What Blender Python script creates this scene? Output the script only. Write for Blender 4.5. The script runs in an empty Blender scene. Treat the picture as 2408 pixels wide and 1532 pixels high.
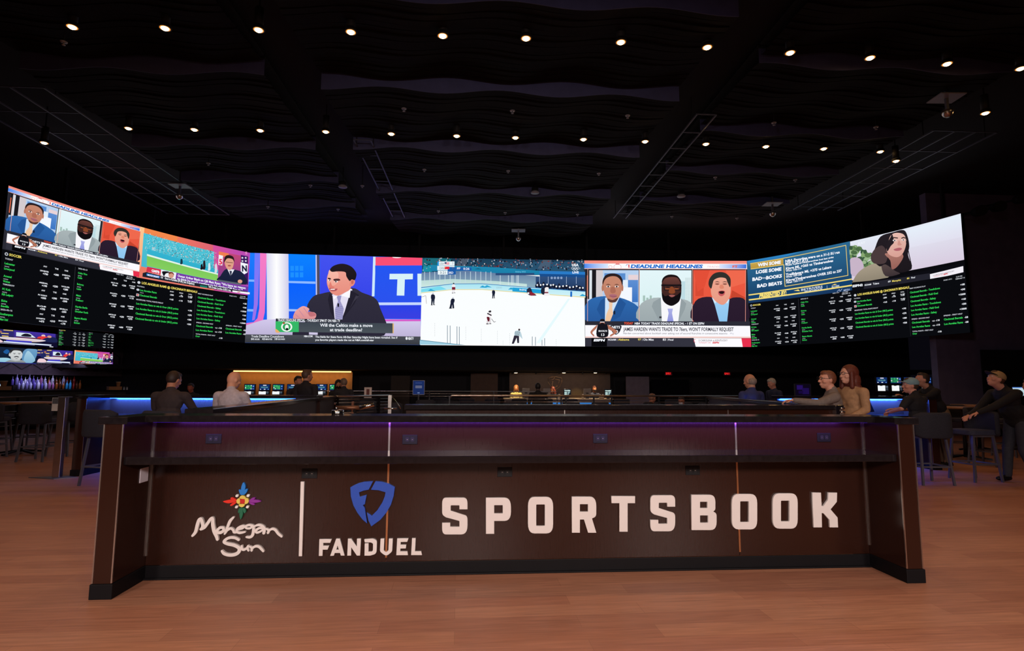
import bpy, bmesh, math, random
from mathutils import Vector, Matrix
R_ = math.radians
SC = bpy.context.scene
COL = SC.collection
# ------------------------------------------------------------------ camera
FPX, CX, CY, EYE = 1350.0, 1204.0, 766.0, 1.45
PITCH = math.atan(143 / FPX); ROLL = math.atan(0.005)
def ray(x, y):
    a, b = (x - CX) / FPX, (CY - y) / FPX
    c, s = math.cos(ROLL), math.sin(ROLL)
    a, b = a * c - b * s, a * s + b * c
    return Vector((a, math.cos(PITCH) - b * math.sin(PITCH), math.sin(PITCH) + b * math.cos(PITCH)))
EYEV = Vector((0, 0, EYE))
def at_z(x, y, z):
    d = ray(x, y); return EYEV + d * ((z - EYE) / d.z)
def at_d(x, y, D):                      # the point of a sight line at depth D in the room
    d = ray(x, y); return EYEV + d * (D / d.y)
def on_plane(x, y, P, n):
    d = ray(x, y); return EYEV + d * ((P - EYEV).dot(n) / d.dot(n))
cam = bpy.data.cameras.new('camera'); camo = bpy.data.objects.new('camera', cam); COL.objects.link(camo)
cam.sensor_width = 36; cam.lens = 36 * FPX / 2408; cam.clip_end = 200; cam.clip_start = .05
F = Vector((0, math.cos(PITCH), math.sin(PITCH))); Rt = Vector((1, 0, 0)); U = Rt.cross(F)
c_, s_ = math.cos(ROLL), math.sin(ROLL)
Rc = Rt * c_ + U * s_; Uc = -Rt * s_ + U * c_
M = Matrix((Rc, Uc, -F)).transposed().to_4x4(); M.translation = EYEV
camo.matrix_world = M; SC.camera = camo
# ------------------------------------------------------------------ helpers
def lin(c):
    if isinstance(c, str): c = [int(c[i:i + 2], 16) / 255 for i in (0, 2, 4)]
    elif max(c) > 1.001: c = [v / 255 for v in c]
    return tuple(v / 12.92 if v <= .04045 else ((v + .055) / 1.055) ** 2.4 for v in c)
MATS = {}
def mat(name, col, rough=.5, metal=0., emit=0., vary=.12, scale=6., bump=0., spec=.5, trans=0., coat=0.):
    if name in MATS: return MATS[name]
    m = bpy.data.materials.new(name); m.use_nodes = True; MATS[name] = m
    nt = m.node_tree; b = nt.nodes['Principled BSDF']; c = lin(col)
    b.inputs['Roughness'].default_value = rough; b.inputs['Metallic'].default_value = metal
    b.inputs['Specular IOR Level'].default_value = spec
    b.inputs['Transmission Weight'].default_value = trans; b.inputs['Coat Weight'].default_value = coat
    if emit:
        b.inputs['Base Color'].default_value = (0, 0, 0, 1)
        b.inputs['Emission Color'].default_value = (*c, 1); b.inputs['Emission Strength'].default_value = emit
        return m
    tc = nt.nodes.new('ShaderNodeTexCoord'); no = nt.nodes.new('ShaderNodeTexNoise'); no.inputs['Scale'].default_value = scale
    no.inputs['Detail'].default_value = 4
    nt.links.new(tc.outputs['Object'], no.inputs['Vector'])
    r = nt.nodes.new('ShaderNodeValToRGB'); e = r.color_ramp.elements
    e[0].position = .3; e[1].position = .7
    e[0].color = (*[v * (1 - vary) for v in c], 1); e[1].color = (*[min(1, v * (1 + vary)) for v in c], 1)
    nt.links.new(no.outputs['Fac'], r.inputs['Fac']); nt.links.new(r.outputs['Color'], b.inputs['Base Color'])
    if bump:
        bp = nt.nodes.new('ShaderNodeBump'); bp.inputs['Strength'].default_value = bump; bp.inputs['Distance'].default_value = .01
        nt.links.new(no.outputs['Fac'], bp.inputs['Height']); nt.links.new(bp.outputs['Normal'], b.inputs['Normal'])
    return m
def empty(name, loc=(0, 0, 0), rz=0.):
    o = bpy.data.objects.new(name, None); COL.objects.link(o); o.location = loc; o.rotation_euler = (0, 0, rz); return o
def tag(o, label=None, cat=None, group=None, kind=None):
    if label: o['label'] = label
    if cat: o['category'] = cat
    if group: o['group'] = group
    if kind: o['kind'] = kind
    return o
def thing(name, label, cat, loc=(0, 0, 0), rz=0., group=None):
    return tag(empty(name, loc, rz), label, cat, group)
def link_mesh(name, me, m, parent=None):
    o = bpy.data.objects.new(name, me); COL.objects.link(o)
    for x in (m if isinstance(m, (list, tuple)) else [m]):
        if x: me.materials.append(x)
    if parent is not None: o.parent = parent
    return o
class MB:
    def __init__(s): s.b = bmesh.new()
    def box(s, x0, x1, y0, y1, z0, z1, mi=0, M=None):
        v = [s.b.verts.new(Vector(p) if M is None else M @ Vector(p)) for p in
             ((x0, y0, z0), (x1, y0, z0), (x1, y1, z0), (x0, y1, z0), (x0, y0, z1), (x1, y0, z1), (x1, y1, z1), (x0, y1, z1))]
        for f in ((0, 3, 2, 1), (4, 5, 6, 7), (0, 1, 5, 4), (1, 2, 6, 5), (2, 3, 7, 6), (3, 0, 4, 7)):
            s.b.faces.new([v[i] for i in f]).material_index = mi
        return s
    def bar(s, p, q, w, h=None, mi=0, up=Vector((0, 0, 1))):
        p, q = Vector(p), Vector(q); d = q - p; L = d.length
        if L < 1e-6: return s
        y = d / L
        if abs(y.dot(up)) > .95: up = Vector((1, 0, 0))
        x = y.cross(up).normalized(); z = x.cross(y)
        Mx = Matrix((x, y, z)).transposed().to_4x4(); Mx.translation = p
        h = h or w
        return s.box(-w / 2, w / 2, 0, L, -h / 2, h / 2, mi, Mx)
    def tube(s, pts, r, n=8, mi=0, caps=True, smooth=True):
        pts = [Vector(p) for p in pts]; rs = r if isinstance(r, (list, tuple)) else [r] * len(pts); rings = []
        for i, p in enumerate(pts):
            d = (pts[min(i + 1, len(pts) - 1)] - pts[max(i - 1, 0)]).normalized()
            u = Vector((0, 0, 1)) if abs(d.z) < .9 else Vector((1, 0, 0))
            x = d.cross(u).normalized(); y = d.cross(x)
            rings.append([s.b.verts.new(p + (x * math.cos(k * 2 * math.pi / n) + y * math.sin(k * 2 * math.pi / n)) * rs[i]) for k in range(n)])
        for a, b in zip(rings, rings[1:]):
            for k in range(n):
                f = s.b.faces.new((a[k], a[(k + 1) % n], b[(k + 1) % n], b[k])); f.smooth = smooth; f.material_index = mi
        if caps:
            for rg in (rings[0], rings[-1]): s.b.faces.new(rg).material_index = mi
        return s
    def lathe(s, prof, c=(0, 0, 0), n=20, mi=0, M=None):
        rings = []
        for r, z in prof:
            ring = []
            for k in range(n):
                v = Vector((c[0] + r * math.cos(k * 2 * math.pi / n), c[1] + r * math.sin(k * 2 * math.pi / n), c[2] + z))
                ring.append(s.b.verts.new(M @ v if M is not None else v))
            rings.append(ring)
        for a, b in zip(rings, rings[1:]):
            for k in range(n):
                f = s.b.faces.new((a[k], a[(k + 1) % n], b[(k + 1) % n], b[k])); f.smooth = True; f.material_index = mi
        for rg in (rings[0], rings[-1]): s.b.faces.new(rg).material_index = mi
        return s
    def rbox(s, x0, x1, y0, y1, z0, z1, r, n=4, mi=0, M=None, axis='z'):
        """box with rounded corners seen along an axis"""
        def out(a0, a1, b0, b1):
            P = []
            for cx, cy, t in ((a1 - r, b1 - r, 0), (a0 + r, b1 - r, 90), (a0 + r, b0 + r, 180), (a1 - r, b0 + r, 270)):
                for k in range(n + 1):
                    t2 = R_(t + 90 * k / n); P.append((cx + r * math.cos(t2), cy + r * math.sin(t2)))
            return P
        if axis == 'z': P = [((a, b, z0), (a, b, z1)) for a, b in out(x0, x1, y0, y1)]
        elif axis == 'y': P = [((a, y0, b), (a, y1, b)) for a, b in out(x0, x1, z0, z1)]
        else: P = [((x0, a, b), (x1, a, b)) for a, b in out(y0, y1, z0, z1)]
        T = (lambda p: M @ Vector(p)) if M is not None else Vector
        A = [s.b.verts.new(T(p[0])) for p in P]; B = [s.b.verts.new(T(p[1])) for p in P]
        for f in (A, B): s.b.faces.new(f).material_index = mi
        for k in range(len(P)):
            f = s.b.faces.new((A[k], A[(k + 1) % len(P)], B[(k + 1) % len(P)], B[k])); f.material_index = mi
        return s
    def prism(s, pts, z0, z1, mi=0, M=None):
        T = (lambda p: M @ Vector(p)) if M is not None else Vector
        A = [s.b.verts.new(T((p[0], p[1], z0))) for p in pts]; B = [s.b.verts.new(T((p[0], p[1], z1))) for p in pts]
        s.b.faces.new(A).material_index = mi; s.b.faces.new(B).material_index = mi
        for k in range(len(pts)):
            s.b.faces.new((A[k], A[(k + 1) % len(pts)], B[(k + 1) % len(pts)], B[k])).material_index = mi
        return s
    def build(s, name, m, parent=None, bev=0., loc=None, smooth=False):
        bmesh.ops.recalc_face_normals(s.b, faces=s.b.faces[:])
        if smooth:
            for f in s.b.faces: f.smooth = True
        me = bpy.data.meshes.new(name); s.b.to_mesh(me); s.b.free()
        o = link_mesh(name, me, m, parent)
        if loc is not None: o.location = loc
        if bev:
            md = o.modifiers.new('edge', 'BEVEL'); md.width = bev; md.segments = 2; md.limit_method = 'ANGLE'; md.angle_limit = R_(40)
        return o
def box(name, x0, x1, y0, y1, z0, z1, m, parent=None, bev=0.): return MB().box(x0, x1, y0, y1, z0, z1).build(name, m, parent, bev)
def copy_tree(o, parent=None):
    c = o.copy(); COL.objects.link(c)
    if parent is not None:
        c.parent = parent; c.matrix_parent_inverse = o.matrix_parent_inverse.copy()
    for ch in [x for x in KIDS.get(o.name, [])] if False else list(o.children): copy_tree(ch, c)
    return c
def lamp(name, kind, loc, energy, col, size=.1, rot=None, parent=None, spot=120, blend=.6, sy=None):
    l = bpy.data.lights.new(name, kind); l.energy = energy; l.color = lin(col) if isinstance(col, str) else col
    o = bpy.data.objects.new(name, l); COL.objects.link(o); o.location = loc
    if kind == 'AREA':
        l.size = size
        if sy: l.shape = 'RECTANGLE'; l.size_y = sy
    else: l.shadow_soft_size = size
    if kind == 'SPOT': l.spot_size = R_(spot); l.spot_blend = blend
    if rot: o.rotation_euler = rot
    if parent is not None: o.parent = parent
    return o
def curve_mesh(name, splines, ext, m, parent, matrix, bev=.0015, res=6):
    """flat outline lettering: closed splines filled (holes by even-odd) and extruded"""
    cu = bpy.data.curves.new(name, 'CURVE'); cu.dimensions = '2D'; cu.fill_mode = 'BOTH'; cu.extrude = ext / 2; cu.bevel_depth = bev; cu.bevel_resolution = 1
    for pts in splines:
        sp = cu.splines.new('POLY'); sp.points.add(len(pts) - 1); sp.use_cyclic_u = True
        for q, p in zip(sp.points, pts): q.co = (p[0], p[1], 0, 1)
    t = bpy.data.objects.new('t', cu); COL.objects.link(t)
    dg = bpy.context.evaluated_depsgraph_get(); dg.update()
    me = bpy.data.meshes.new_from_object(t.evaluated_get(dg)); bpy.data.objects.remove(t); bpy.data.curves.remove(cu)
    me.transform(matrix); me.materials.clear()
    return link_mesh(name, me, m, parent)
def round_poly(P, default=0., n=5):
    """P: (x, y[, radius]); corners with a radius become arcs"""
    out = []
    N = len(P)
    for i in range(N):
        p = P[i]; r = p[2] if len(p) > 2 else default
        c = Vector(p[:2]); a = Vector(P[i - 1][:2]) - c; b = Vector(P[(i + 1) % N][:2]) - c
        if r <= 0: out.append(tuple(c)); continue
        la, lb = a.length, b.length
        ang = a.angle(b); d = min(r / math.tan(ang / 2), la * .5, lb * .5)
        A, B = c + a / la * d, c + b / lb * d
        for k in range(n + 1):
            t = k / n; q = A * (1 - t) ** 2 + c * 2 * t * (1 - t) * 1.0 + B * t * t
            out.append(tuple(q))
    return out
def crom(P, n=5, closed=True):
    P = [Vector(p) for p in P]; N = len(P); out = []
    for i in range(N if closed else N - 1):
        g = (lambda k: P[k % N]) if closed else (lambda k: P[max(0, min(N - 1, k))])
        a, b, c, d = g(i - 1), g(i), g(i + 1), g(i + 2)
        for k in range(n):
            t = k / n
            out.append(.5 * ((2 * b) + (c - a) * t + (2 * a - 5 * b + 4 * c - d) * t * t + (3 * b - a - 3 * c + d) * t ** 3))
    if not closed: out.append(P[-1])
    return [tuple(p) for p in out]
ORD = ['first', 'second', 'third', 'fourth', 'fifth', 'sixth', 'seventh', 'eighth', 'ninth', 'tenth', 'eleventh', 'twelfth', 'thirteenth',
       'fourteenth', 'fifteenth', 'sixteenth', 'seventeenth', 'eighteenth', 'nineteenth', 'twentieth', 'twenty-first', 'twenty-second', 'twenty-third', 'twenty-fourth']
rng = random.Random(7)
# ------------------------------------------------------------------ materials
def floor_mat():
    m = bpy.data.materials.new('wood_floor'); m.use_nodes = True; nt = m.node_tree; b = nt.nodes['Principled BSDF']
    tc = nt.nodes.new('ShaderNodeTexCoord'); mp = nt.nodes.new('ShaderNodeMapping'); mp.inputs['Rotation'].default_value = (0, 0, R_(-2))
    nt.links.new(tc.outputs['Object'], mp.inputs['Vector'])
    br = nt.nodes.new('ShaderNodeTexBrick'); br.offset = .37; br.inputs['Scale'].default_value = 1
    br.inputs['Brick Width'].default_value = 1.22; br.inputs['Row Height'].default_value = .18; br.inputs['Mortar Size'].default_value = .0012
    br.inputs['Color1'].default_value = (*lin('A8725A'), 1); br.inputs['Color2'].default_value = (*lin('BA8468'), 1); br.inputs['Mortar'].default_value = (*lin('96664F'), 1)
    nt.links.new(mp.outputs['Vector'], br.inputs['Vector'])
    mp2 = nt.nodes.new('ShaderNodeMapping'); mp2.inputs['Scale'].default_value = (1.2, 22, 1); nt.links.new(mp.outputs['Vector'], mp2.inputs['Vector'])
    no = nt.nodes.new('ShaderNodeTexNoise'); no.inputs['Scale'].default_value = 2.2; no.inputs['Detail'].default_value = 6; no.inputs['Distortion'].default_value = .8
    nt.links.new(mp2.outputs['Vector'], no.inputs['Vector'])
    rp = nt.nodes.new('ShaderNodeValToRGB'); rp.color_ramp.elements[0].position = .3; rp.color_ramp.elements[1].position = .75
    rp.color_ramp.elements[0].color = (.74, .74, .74, 1); rp.color_ramp.elements[1].color = (1.1, 1.1, 1.1, 1)
    nt.links.new(no.outputs['Fac'], rp.inputs['Fac'])
    mx = nt.nodes.new('ShaderNodeMix'); mx.data_type = 'RGBA'; mx.blend_type = 'MULTIPLY'; mx.inputs[0].default_value = 1
    nt.links.new(br.outputs['Color'], mx.inputs[6]); nt.links.new(rp.outputs['Color'], mx.inputs[7])
    nt.links.new(mx.outputs[2], b.inputs['Base Color']); b.inputs['Roughness'].default_value = .42; b.inputs['Specular IOR Level'].default_value = .35
    return m
M_floor = floor_mat()
def laminate(name, col, rough=.3):
    """brown brushed laminate with a fine vertical grain"""
    m = bpy.data.materials.new(name); m.use_nodes = True; nt = m.node_tree; b = nt.nodes['Principled BSDF']; c = lin(col)
    tc = nt.nodes.new('ShaderNodeTexCoord'); mp = nt.nodes.new('ShaderNodeMapping'); mp.inputs['Scale'].default_value = (60, 60, 2.5)
    no = nt.nodes.new('ShaderNodeTexNoise'); no.inputs['Scale'].default_value = 3; no.inputs['Detail'].default_value = 5
    nt.links.new(tc.outputs['Object'], mp.inputs['Vector']); nt.links.new(mp.outputs['Vector'], no.inputs['Vector'])
    r = nt.nodes.new('ShaderNodeValToRGB'); r.color_ramp.elements[0].color = (*[v * .93 for v in c], 1); r.color_ramp.elements[1].color = (*[v * 1.08 for v in c], 1)
    nt.links.new(no.outputs['Fac'], r.inputs['Fac']); nt.links.new(r.outputs['Color'], b.inputs['Base Color'])
    mr = nt.nodes.new('ShaderNodeMapRange'); mr.inputs[3].default_value = rough * .85; mr.inputs[4].default_value = rough * 1.2
    nt.links.new(no.outputs['Fac'], mr.inputs[0]); nt.links.new(mr.outputs[0], b.inputs['Roughness'])
    b.inputs['Specular IOR Level'].default_value = .45
    return m
M_lam = laminate('brown_laminate', '2C160F', .2)
M_slab = mat('dark_stone_top', '1B1719', .13, vary=.25, scale=30)
M_base = mat('black_rubber_base', '0A090D', .6, spec=.2)
M_metal = mat('brushed_metal', 'C9C2BC', .28, 1.)
M_chrome = mat('chrome', 'E4E2E0', .12, 1., vary=.03)
M_bronze = mat('copper_trim', 'C58A60', .3, 1.)
M_black = mat('matte_black', '0C0B0E', .7)
M_dark = mat('dark_paint', '121016', .8, scale=2)
M_deck = mat('ceiling_black', '0A090B', .9, scale=2)
M_white = mat('white_letter_acrylic', 'E9E2DE', .35, vary=.02)
M_outlet = mat('black_outlet_plastic', '0D0C10', .5, spec=.25)
M_fabric = mat('slate_fabric', '33364A', .9, vary=.2, scale=60, bump=.2)
M_fabric2 = mat('charcoal_fabric', '23242F', .9, vary=.2, scale=60, bump=.2)
M_leg = mat('grey_metal_leg', '6C6C78', .45, .6)
M_legd = mat('black_metal_leg', '16151A', .4, .5)
M_lens = mat('lamp_lens', 'FFC880', .5, emit=42)
M_glow = mat('lamp_halo_glow', 'FF9A3C', .5, emit=1.0)  # orange lamp halo put into an emissive colour
M_screenbody = mat('black_screen_case', '0B0B0D', .4)
# ------------------------------------------------------------------ room
YAW = R_(3.3)
cY, sY = math.cos(YAW), math.sin(YAW)
def rm(u, v, z=0.): return Vector((u * cY - v * sY, u * sY + v * cY, z))
room_rot = Matrix.Rotation(YAW, 4, 'Z')
def struct(name, o, label=None):
    o['kind'] = 'structure'
    if label: o['label'] = label
    return o
fl = box('floor', -22, 20, -7, 30, -.1, 0, M_floor); struct('floor', fl, 'orange-brown wood plank floor')
fl.rotation_euler = (0, 0, YAW)
ce = box('ceiling', -22, 20, -7, 30, 7.75, 7.9, M_deck); struct('ceiling', ce, 'black ceiling deck above the hung panels'); ce.rotation_euler = (0, 0, YAW)
M_wall = mat('charcoal_wall', '16141A', .85, scale=3)
M_wallr = mat('plum_grey_wall', '7A7092', .9, scale=3, bump=.1)
wb = box('wall_back', -20, 20, 25.6, 25.8, 0, 7.75, M_wall); struct('', wb, 'dark back wall'); wb.rotation_euler = (0, 0, YAW)
wl = box('wall_left', -20.2, -20, -2, 25.6, 0, 7.75, M_wall); struct('', wl, 'dark side wall beyond the bar'); wl.rotation_euler = (0, 0, YAW)
# the plum-grey wall beside the right wing of screens
pr0 = at_d(2208, 900, 18.0); pr1 = at_d(2620, 900, 18.4)
def wall_between(name, a, b, z0, z1, th, m, label=None):
    a = Vector((a[0], a[1], 0)); b = Vector((b[0], b[1], 0)); L = (b - a).length
    o = box(name, 0, L, 0, th, z0, z1, m); o.location = a; o.rotation_euler = (0, 0, math.atan2(b.y - a.y, b.x - a.x))
    return o
wr = wall_between('wall_right', pr0, pr1, 0, 7.74, .25, M_wallr); struct('', wr, 'plum grey wall on the right')
# ------------------------------------------------------------------ front counter
A = at_z(214, 1411, 0); B = at_z(2172, 1371.4, 0)
cyaw = math.atan2(B.y - A.y, B.x - A.x); W = (B - A).length
CT = thing('drink_counter', 'long brown laminate drink counter with raised white sign lettering facing the camera', 'counter', A, cyaw)
ux = Vector((math.cos(cyaw), math.sin(cyaw), 0)); uy = Vector((-ux.y, ux.x, 0))
def cl(x, y, d):                       # sight line onto the counter plane at local depth d -> (s, z)
    p = on_plane(x, y, A + uy * d, uy); q = p - A; return q.dot(ux), p.z
PD, TH, ZT, ZU, ZS, ZSU = .405, .125, 1.222, 1.172, .942, .888
SEAMS = [cl(911, 1200, PD)[0], cl(1736, 1200, PD)[0]]
edges = [TH] + SEAMS + [W - TH]
for a, b in zip(edges, edges[1:]):
    box('front_panel', a + .002, b - .002, PD, PD + .03, .1, ZU, M_lam, CT)
box('rear_panel', 0, W, .54, .57, .1, ZU, M_lam, CT)
for x0 in (0, W - TH):
    box('end_panel', x0, x0 + TH, 0, .54, .1, ZU, M_lam, CT, .002)
    e = .012
    box('baseboard', x0 - e if x0 == 0 else x0 - .012, x0 + TH + .012, -e, .6, 0, .1, M_base, CT, .004)
box('baseboard', TH, W - TH, PD - .014, PD, 0, .1, M_base, CT, .004)
box('baseboard', TH, W - TH, PD - .034, PD - .014, 0, .014, M_base, CT, .004)
# U-shaped top slab
t = MB(); o_ = .04
pts = [(-o_, -.012), (TH + .03, -.012), (TH + .03, .21), (W - TH - .03, .21), (W - TH - .03, -.012), (W + o_, -.012), (W + o_, .56), (-o_, .56)]
t.prism(pts, ZU, ZT); t.build('countertop', M_slab, CT, .003)
box('shelf', TH, W - TH, .03, PD, ZSU, ZS, M_slab, CT, .003)
for x, w in ((SEAMS[0], .014), (SEAMS[1], .014)):
    box('seam_trim', x - w / 2, x + w / 2, PD - .006, PD, .13, ZSU - .02, M_bronze, CT)
    box('seam_trim', x - w / 2, x + w / 2, PD - .006, PD, ZS, ZU, M_metal, CT)
for x in (TH + .005, W - TH - .005):
    box('corner_trim', x - .006, x + .006, PD - .008, PD + .002, .17, ZSU, M_metal, CT); box('corner_trim', x - .006, x + .006, PD - .008, PD + .002, ZS, ZU, M_metal, CT)
for x in (0, TH, W - TH, W):
    box('edge_trim', x - .0045, x + .0045, -.0045, .0045, .105, ZU, M_metal, CT)
# purple LED strip tucked under the slab
M_purple = mat('violet_led', '5A20FF', .5, emit=5)
box('led_strip', .2, W - .2, .235, .25, ZU - .0015, ZU, M_purple, CT)
lamp('violet_strip_light', 'AREA', (W / 2, .27, ZU - .006), 13.0, (.36, .1, 1.), W - .5, (R_(35), 0, 0), CT, sy=.02)
def outlet(px0, py0, px1, py1, kind, parent):
    s, z = cl((px0 + px1) / 2, (py0 + py1) / 2, PD); w, h = .118, .074
    p = box('outlet_plate', s - w / 2, s + w / 2, PD - .006, PD, z - h / 2, z + h / 2, M_outlet, parent, .0025)
    mb = MB()
    for dx in (-.02, .02): mb.rbox(s + dx - .014, s + dx + .014, PD - .0085, PD - .006, z - .017, z + .017, .008, axis='y')
    mb.build('socket', M_black, p)
    for dx in (-.02, .02): box('slot', s + dx - .005, s + dx + .005, PD - .0092, PD - .0085, z - .0015, z + .0015, M_metal, p)
for q in ((486, 1023, 519.5, 1042), (947, 1023.5, 981, 1045), (1395, 1021, 1428, 1042.7), (1922, 1019.5, 1952, 1039), (710.5, 1103, 745.5, 1125.7), (1170.6, 1100, 1203.6, 1121.7), (1613, 1096, 1644, 1117.8)):
    outlet(*q, 1, CT)
# blank white plate on the inner side of the left end panel
pp = [on_plane(x, y, A + ux * TH, ux) - A for x, y in ((330, 1103), (349, 1097), (346, 1133), (326, 1136.5))]
d0 = sum(p.dot(uy) for p in (pp[0], pp[3])) / 2; d1 = sum(p.dot(uy) for p in (pp[1], pp[2])) / 2; z1 = (pp[0].z + pp[1].z) / 2; z0 = (pp[2].z + pp[3].z) / 2
box('wall_plate', TH, TH + .006, d0, d1, z0, z1, mat('white_plastic_plate', 'D9D4E0', .4, vary=.02), CT, .003)['label'] = 'blank white wall plate'
# ---- lettering: outlines measured on the panel, local metres
MP = Matrix(((1, 0, 0, 0), (0, 0, -1, PD - .011), (0, 1, 0, 0), (0, 0, 0, 1)))
def zoom(ox, oy, k):
    return lambda x, y: cl(ox + x / k, oy + y / k, PD - .02)
def letter(name, outlines, Z, m=M_white, r=0., ext=.02, label=None):
    S = []
    for P in outlines:
        S.append([Z(*p) for p in round_poly(P, r)])
    o = curve_mesh(name, S, ext, m, CT, MP)
    if label: o['label'] = label
    return o
def boxed(Zf, x0, y0, x1, y1): return lambda u, v: Zf(x0 + u * (x1 - x0), y0 + v * (y1 - y0))
GL = {
 'S': [[(0, .30, .12), (0, 0, .26), (1, 0, .26), (1, .31), (.69, .31), (.69, .2, .03), (.33, .2, .03), (.33, .355, .02), (.80, .46, .12), (1, .50, .16), (1, 1, .26), (0, 1, .26), (0, .69), (.31, .69), (.31, .8, .03), (.69, .8, .03), (.69, .63, .03), (.15, .53, .1), (0, .46, .14)]],
 'P': [[(0, 0), (1, 0, .26), (1, .64, .26), (.32, .64), (.32, 1), (0, 1)], [(.32, .2, .02), (.68, .2, .02), (.68, .44, .02), (.32, .44, .02)]],
 'O': [[(0, 0, .26), (1, 0, .26), (1, 1, .26), (0, 1, .26)], [(.32, .2, .03), (.68, .2, .03), (.68, .8, .03), (.32, .8, .03)]],
 'R': [[(0, 0), (1, 0, .26), (1, .55, .14), (.82, .6), (1, 1), (.67, 1), (.5, .63), (.32, .63), (.32, 1), (0, 1)], [(.32, .2, .02), (.67, .2, .02), (.67, .42, .02), (.32, .42, .02)]],
 'T': [[(0, 0), (1, 0), (1, .19), (.68, .19), (.68, 1), (.34, 1), (.34, .19), (0, .19)]],
 'B': [[(0, 0), (.95, 0, .26), (.95, .42, .12), (.86, .475), (1, .53, .12), (1, 1, .26), (0, 1)], [(.33, .19, .02), (.64, .19, .02), (.64, .38, .02), (.33, .38, .02)], [(.33, .58, .02), (.67, .58, .02), (.67, .8, .02), (.33, .8, .02)]],
 'K': [[(0, 0), (.32, 0), (.35, .39), (.43, .39), (.62, .2), (.63, 0), (.96, 0), (.95, .26, .03), (.7, .48), (.98, .72, .04), (1, 1), (.68, 1), (.67, .78), (.42, .585), (.35, .585), (.36, 1), (.04, 1)]],
}
Z3, Z4, Zt = zoom(1030, 1150, 6.337), zoom(1520, 1140, 5.235), zoom(1250, 940, 3.33)
for ch, Zf, bx in (('S', Z3, (64, 137, 437, 680)), ('P', Z3, (717, 137, 1085, 670)), ('O', Z3, (1343, 125, 1713, 665)), ('R', Z3, (1997, 122, 2356, 654)), ('T', Zt, (627, 759, 809, 1035)),
                   ('S', Z4, (52, 136, 352, 575)), ('B', Z4, (558, 130, 862, 560)), ('O', Z4, (1054, 120, 1362, 552)), ('O', Z4, (1557, 112, 1860, 543)), ('K', Z4, (2047, 103, 2357, 527))):
    letter('sign_letter', GL[ch], boxed(Zf, *bx))
ZF = zoom(740, 1120, 7.66)
FD = {'F': [[(88, 1143), (300, 1143), (278, 1203), (148, 1203), (148, 1262), (253, 1262), (230, 1325), (142, 1325), (138, 1438), (78, 1438)]],
      'A': [[(390, 1135), (448, 1135), (535, 1432), (474, 1432), (460, 1385), (360, 1385), (343, 1435), (283, 1438)], [(412, 1240), (440, 1335), (382, 1335)]],
      'N': [[(603, 1135), (655, 1135), (762, 1290), (765, 1135), (827, 1133), (815, 1432), (762, 1432), (655, 1275), (652, 1432), (590, 1433)]],
      'D': [[(895, 1145, 4), (1040, 1133, 60), (1118, 1160, 60), (1110, 1400, 70), (1000, 1433, 60), (900, 1433), (905, 1220), (965, 1218), (963, 1372), (1030, 1370, 40), (1052, 1340, 40), (1055, 1215, 40), (1010, 1195, 30), (905, 1193)]],
      'U': [[(1190, 1135), (1250, 1133), (1240, 1345, 40), (1282, 1385, 40), (1330, 1345, 40), (1340, 1133), (1402, 1133), (1392, 1360, 60), (1290, 1450, 80), (1178, 1360, 60)]],
      'E': [[(1490, 1130), (1685, 1128), (1665, 1185), (1545, 1188), (1543, 1245), (1645, 1243), (1638, 1303), (1540, 1305), (1537, 1363), (1665, 1363), (1678, 1424), (1473, 1425)]],
      'L': [[(1757, 1126), (1815, 1126), (1803, 1362), (1915, 1362), (1930, 1423), (1740, 1423)]]}
for ch in 'FANDUEL': letter('sign_letter', FD[ch], ZF)
M_blue = mat('blue_emblem_acrylic', '2650B6', .35, vary=.03); 
letter('shield_emblem', [[(645, 208), (700, 175), (790, 135), (890, 108), (1045, 98), (972, 245), (880, 262), (795, 295), (808, 382), (930, 345), (900, 510), (862, 524), (898, 575), (915, 690), (943, 850), (860, 780), (770, 660), (700, 530), (655, 370)]], ZF, M_blue, label='blue broken shield emblem')
letter('shield_emblem', [[(1098, 98), (1200, 105), (1330, 140), (1440, 200), (1420, 360), (1370, 520), (1290, 660), (1180, 790), (1022, 905), (970, 800), (945, 665), (1030, 722), (1130, 620), (1220, 480), (1265, 370), (1280, 293), (1150, 255), (1018, 246)]], ZF, M_blue, label='blue broken shield emblem')
ZM = zoom(440, 1120, 7.658)
letter('divider_bar', [[(712.8, 1134), (714.2, 1308)] and [(707.5, 1134), (714.5, 1134), (710, 1308.5), (703, 1308.5)]], lambda x, y: cl(x, y, PD - .02))
def script(name, strokes, label):
    pr = empty(name); pr.parent = CT; pr['label'] = label
    for st in strokes:
        P = crom([p[:2] for p in st], 5, False); ws = [p[2] if len(p) > 2 else 26 for p in st]; n = len(P); mb = MB(); hw = []
        for i in range(n):
            t = i / (n - 1) * (len(st) - 1); k = min(int(t), len(st) - 2); hw.append(ws[k] * (1 - (t - k)) + ws[k + 1] * (t - k))
        for i, p in enumerate(P):
            mb.prism([ZM(p[0] + hw[i] * math.cos(a), p[1] + hw[i] * math.sin(a)) for a in [math.pi * j / 7 for j in range(14)]], -.01, .01 + i * 4e-5, M=MP)
            if i < n - 1:
                a, b = Vector(p), Vector(P[i + 1]); d = (b - a).normalized(); nn = Vector((-d.y, d.x))
                mb.prism([ZM(*q) for q in (a + nn * hw[i], b + nn * hw[i + 1], b - nn * hw[i + 1], a - nn * hw[i])], -.01, .01002 + i * 4e-5, M=MP)
        mb.build('script_letter', M_white, pr)
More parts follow.
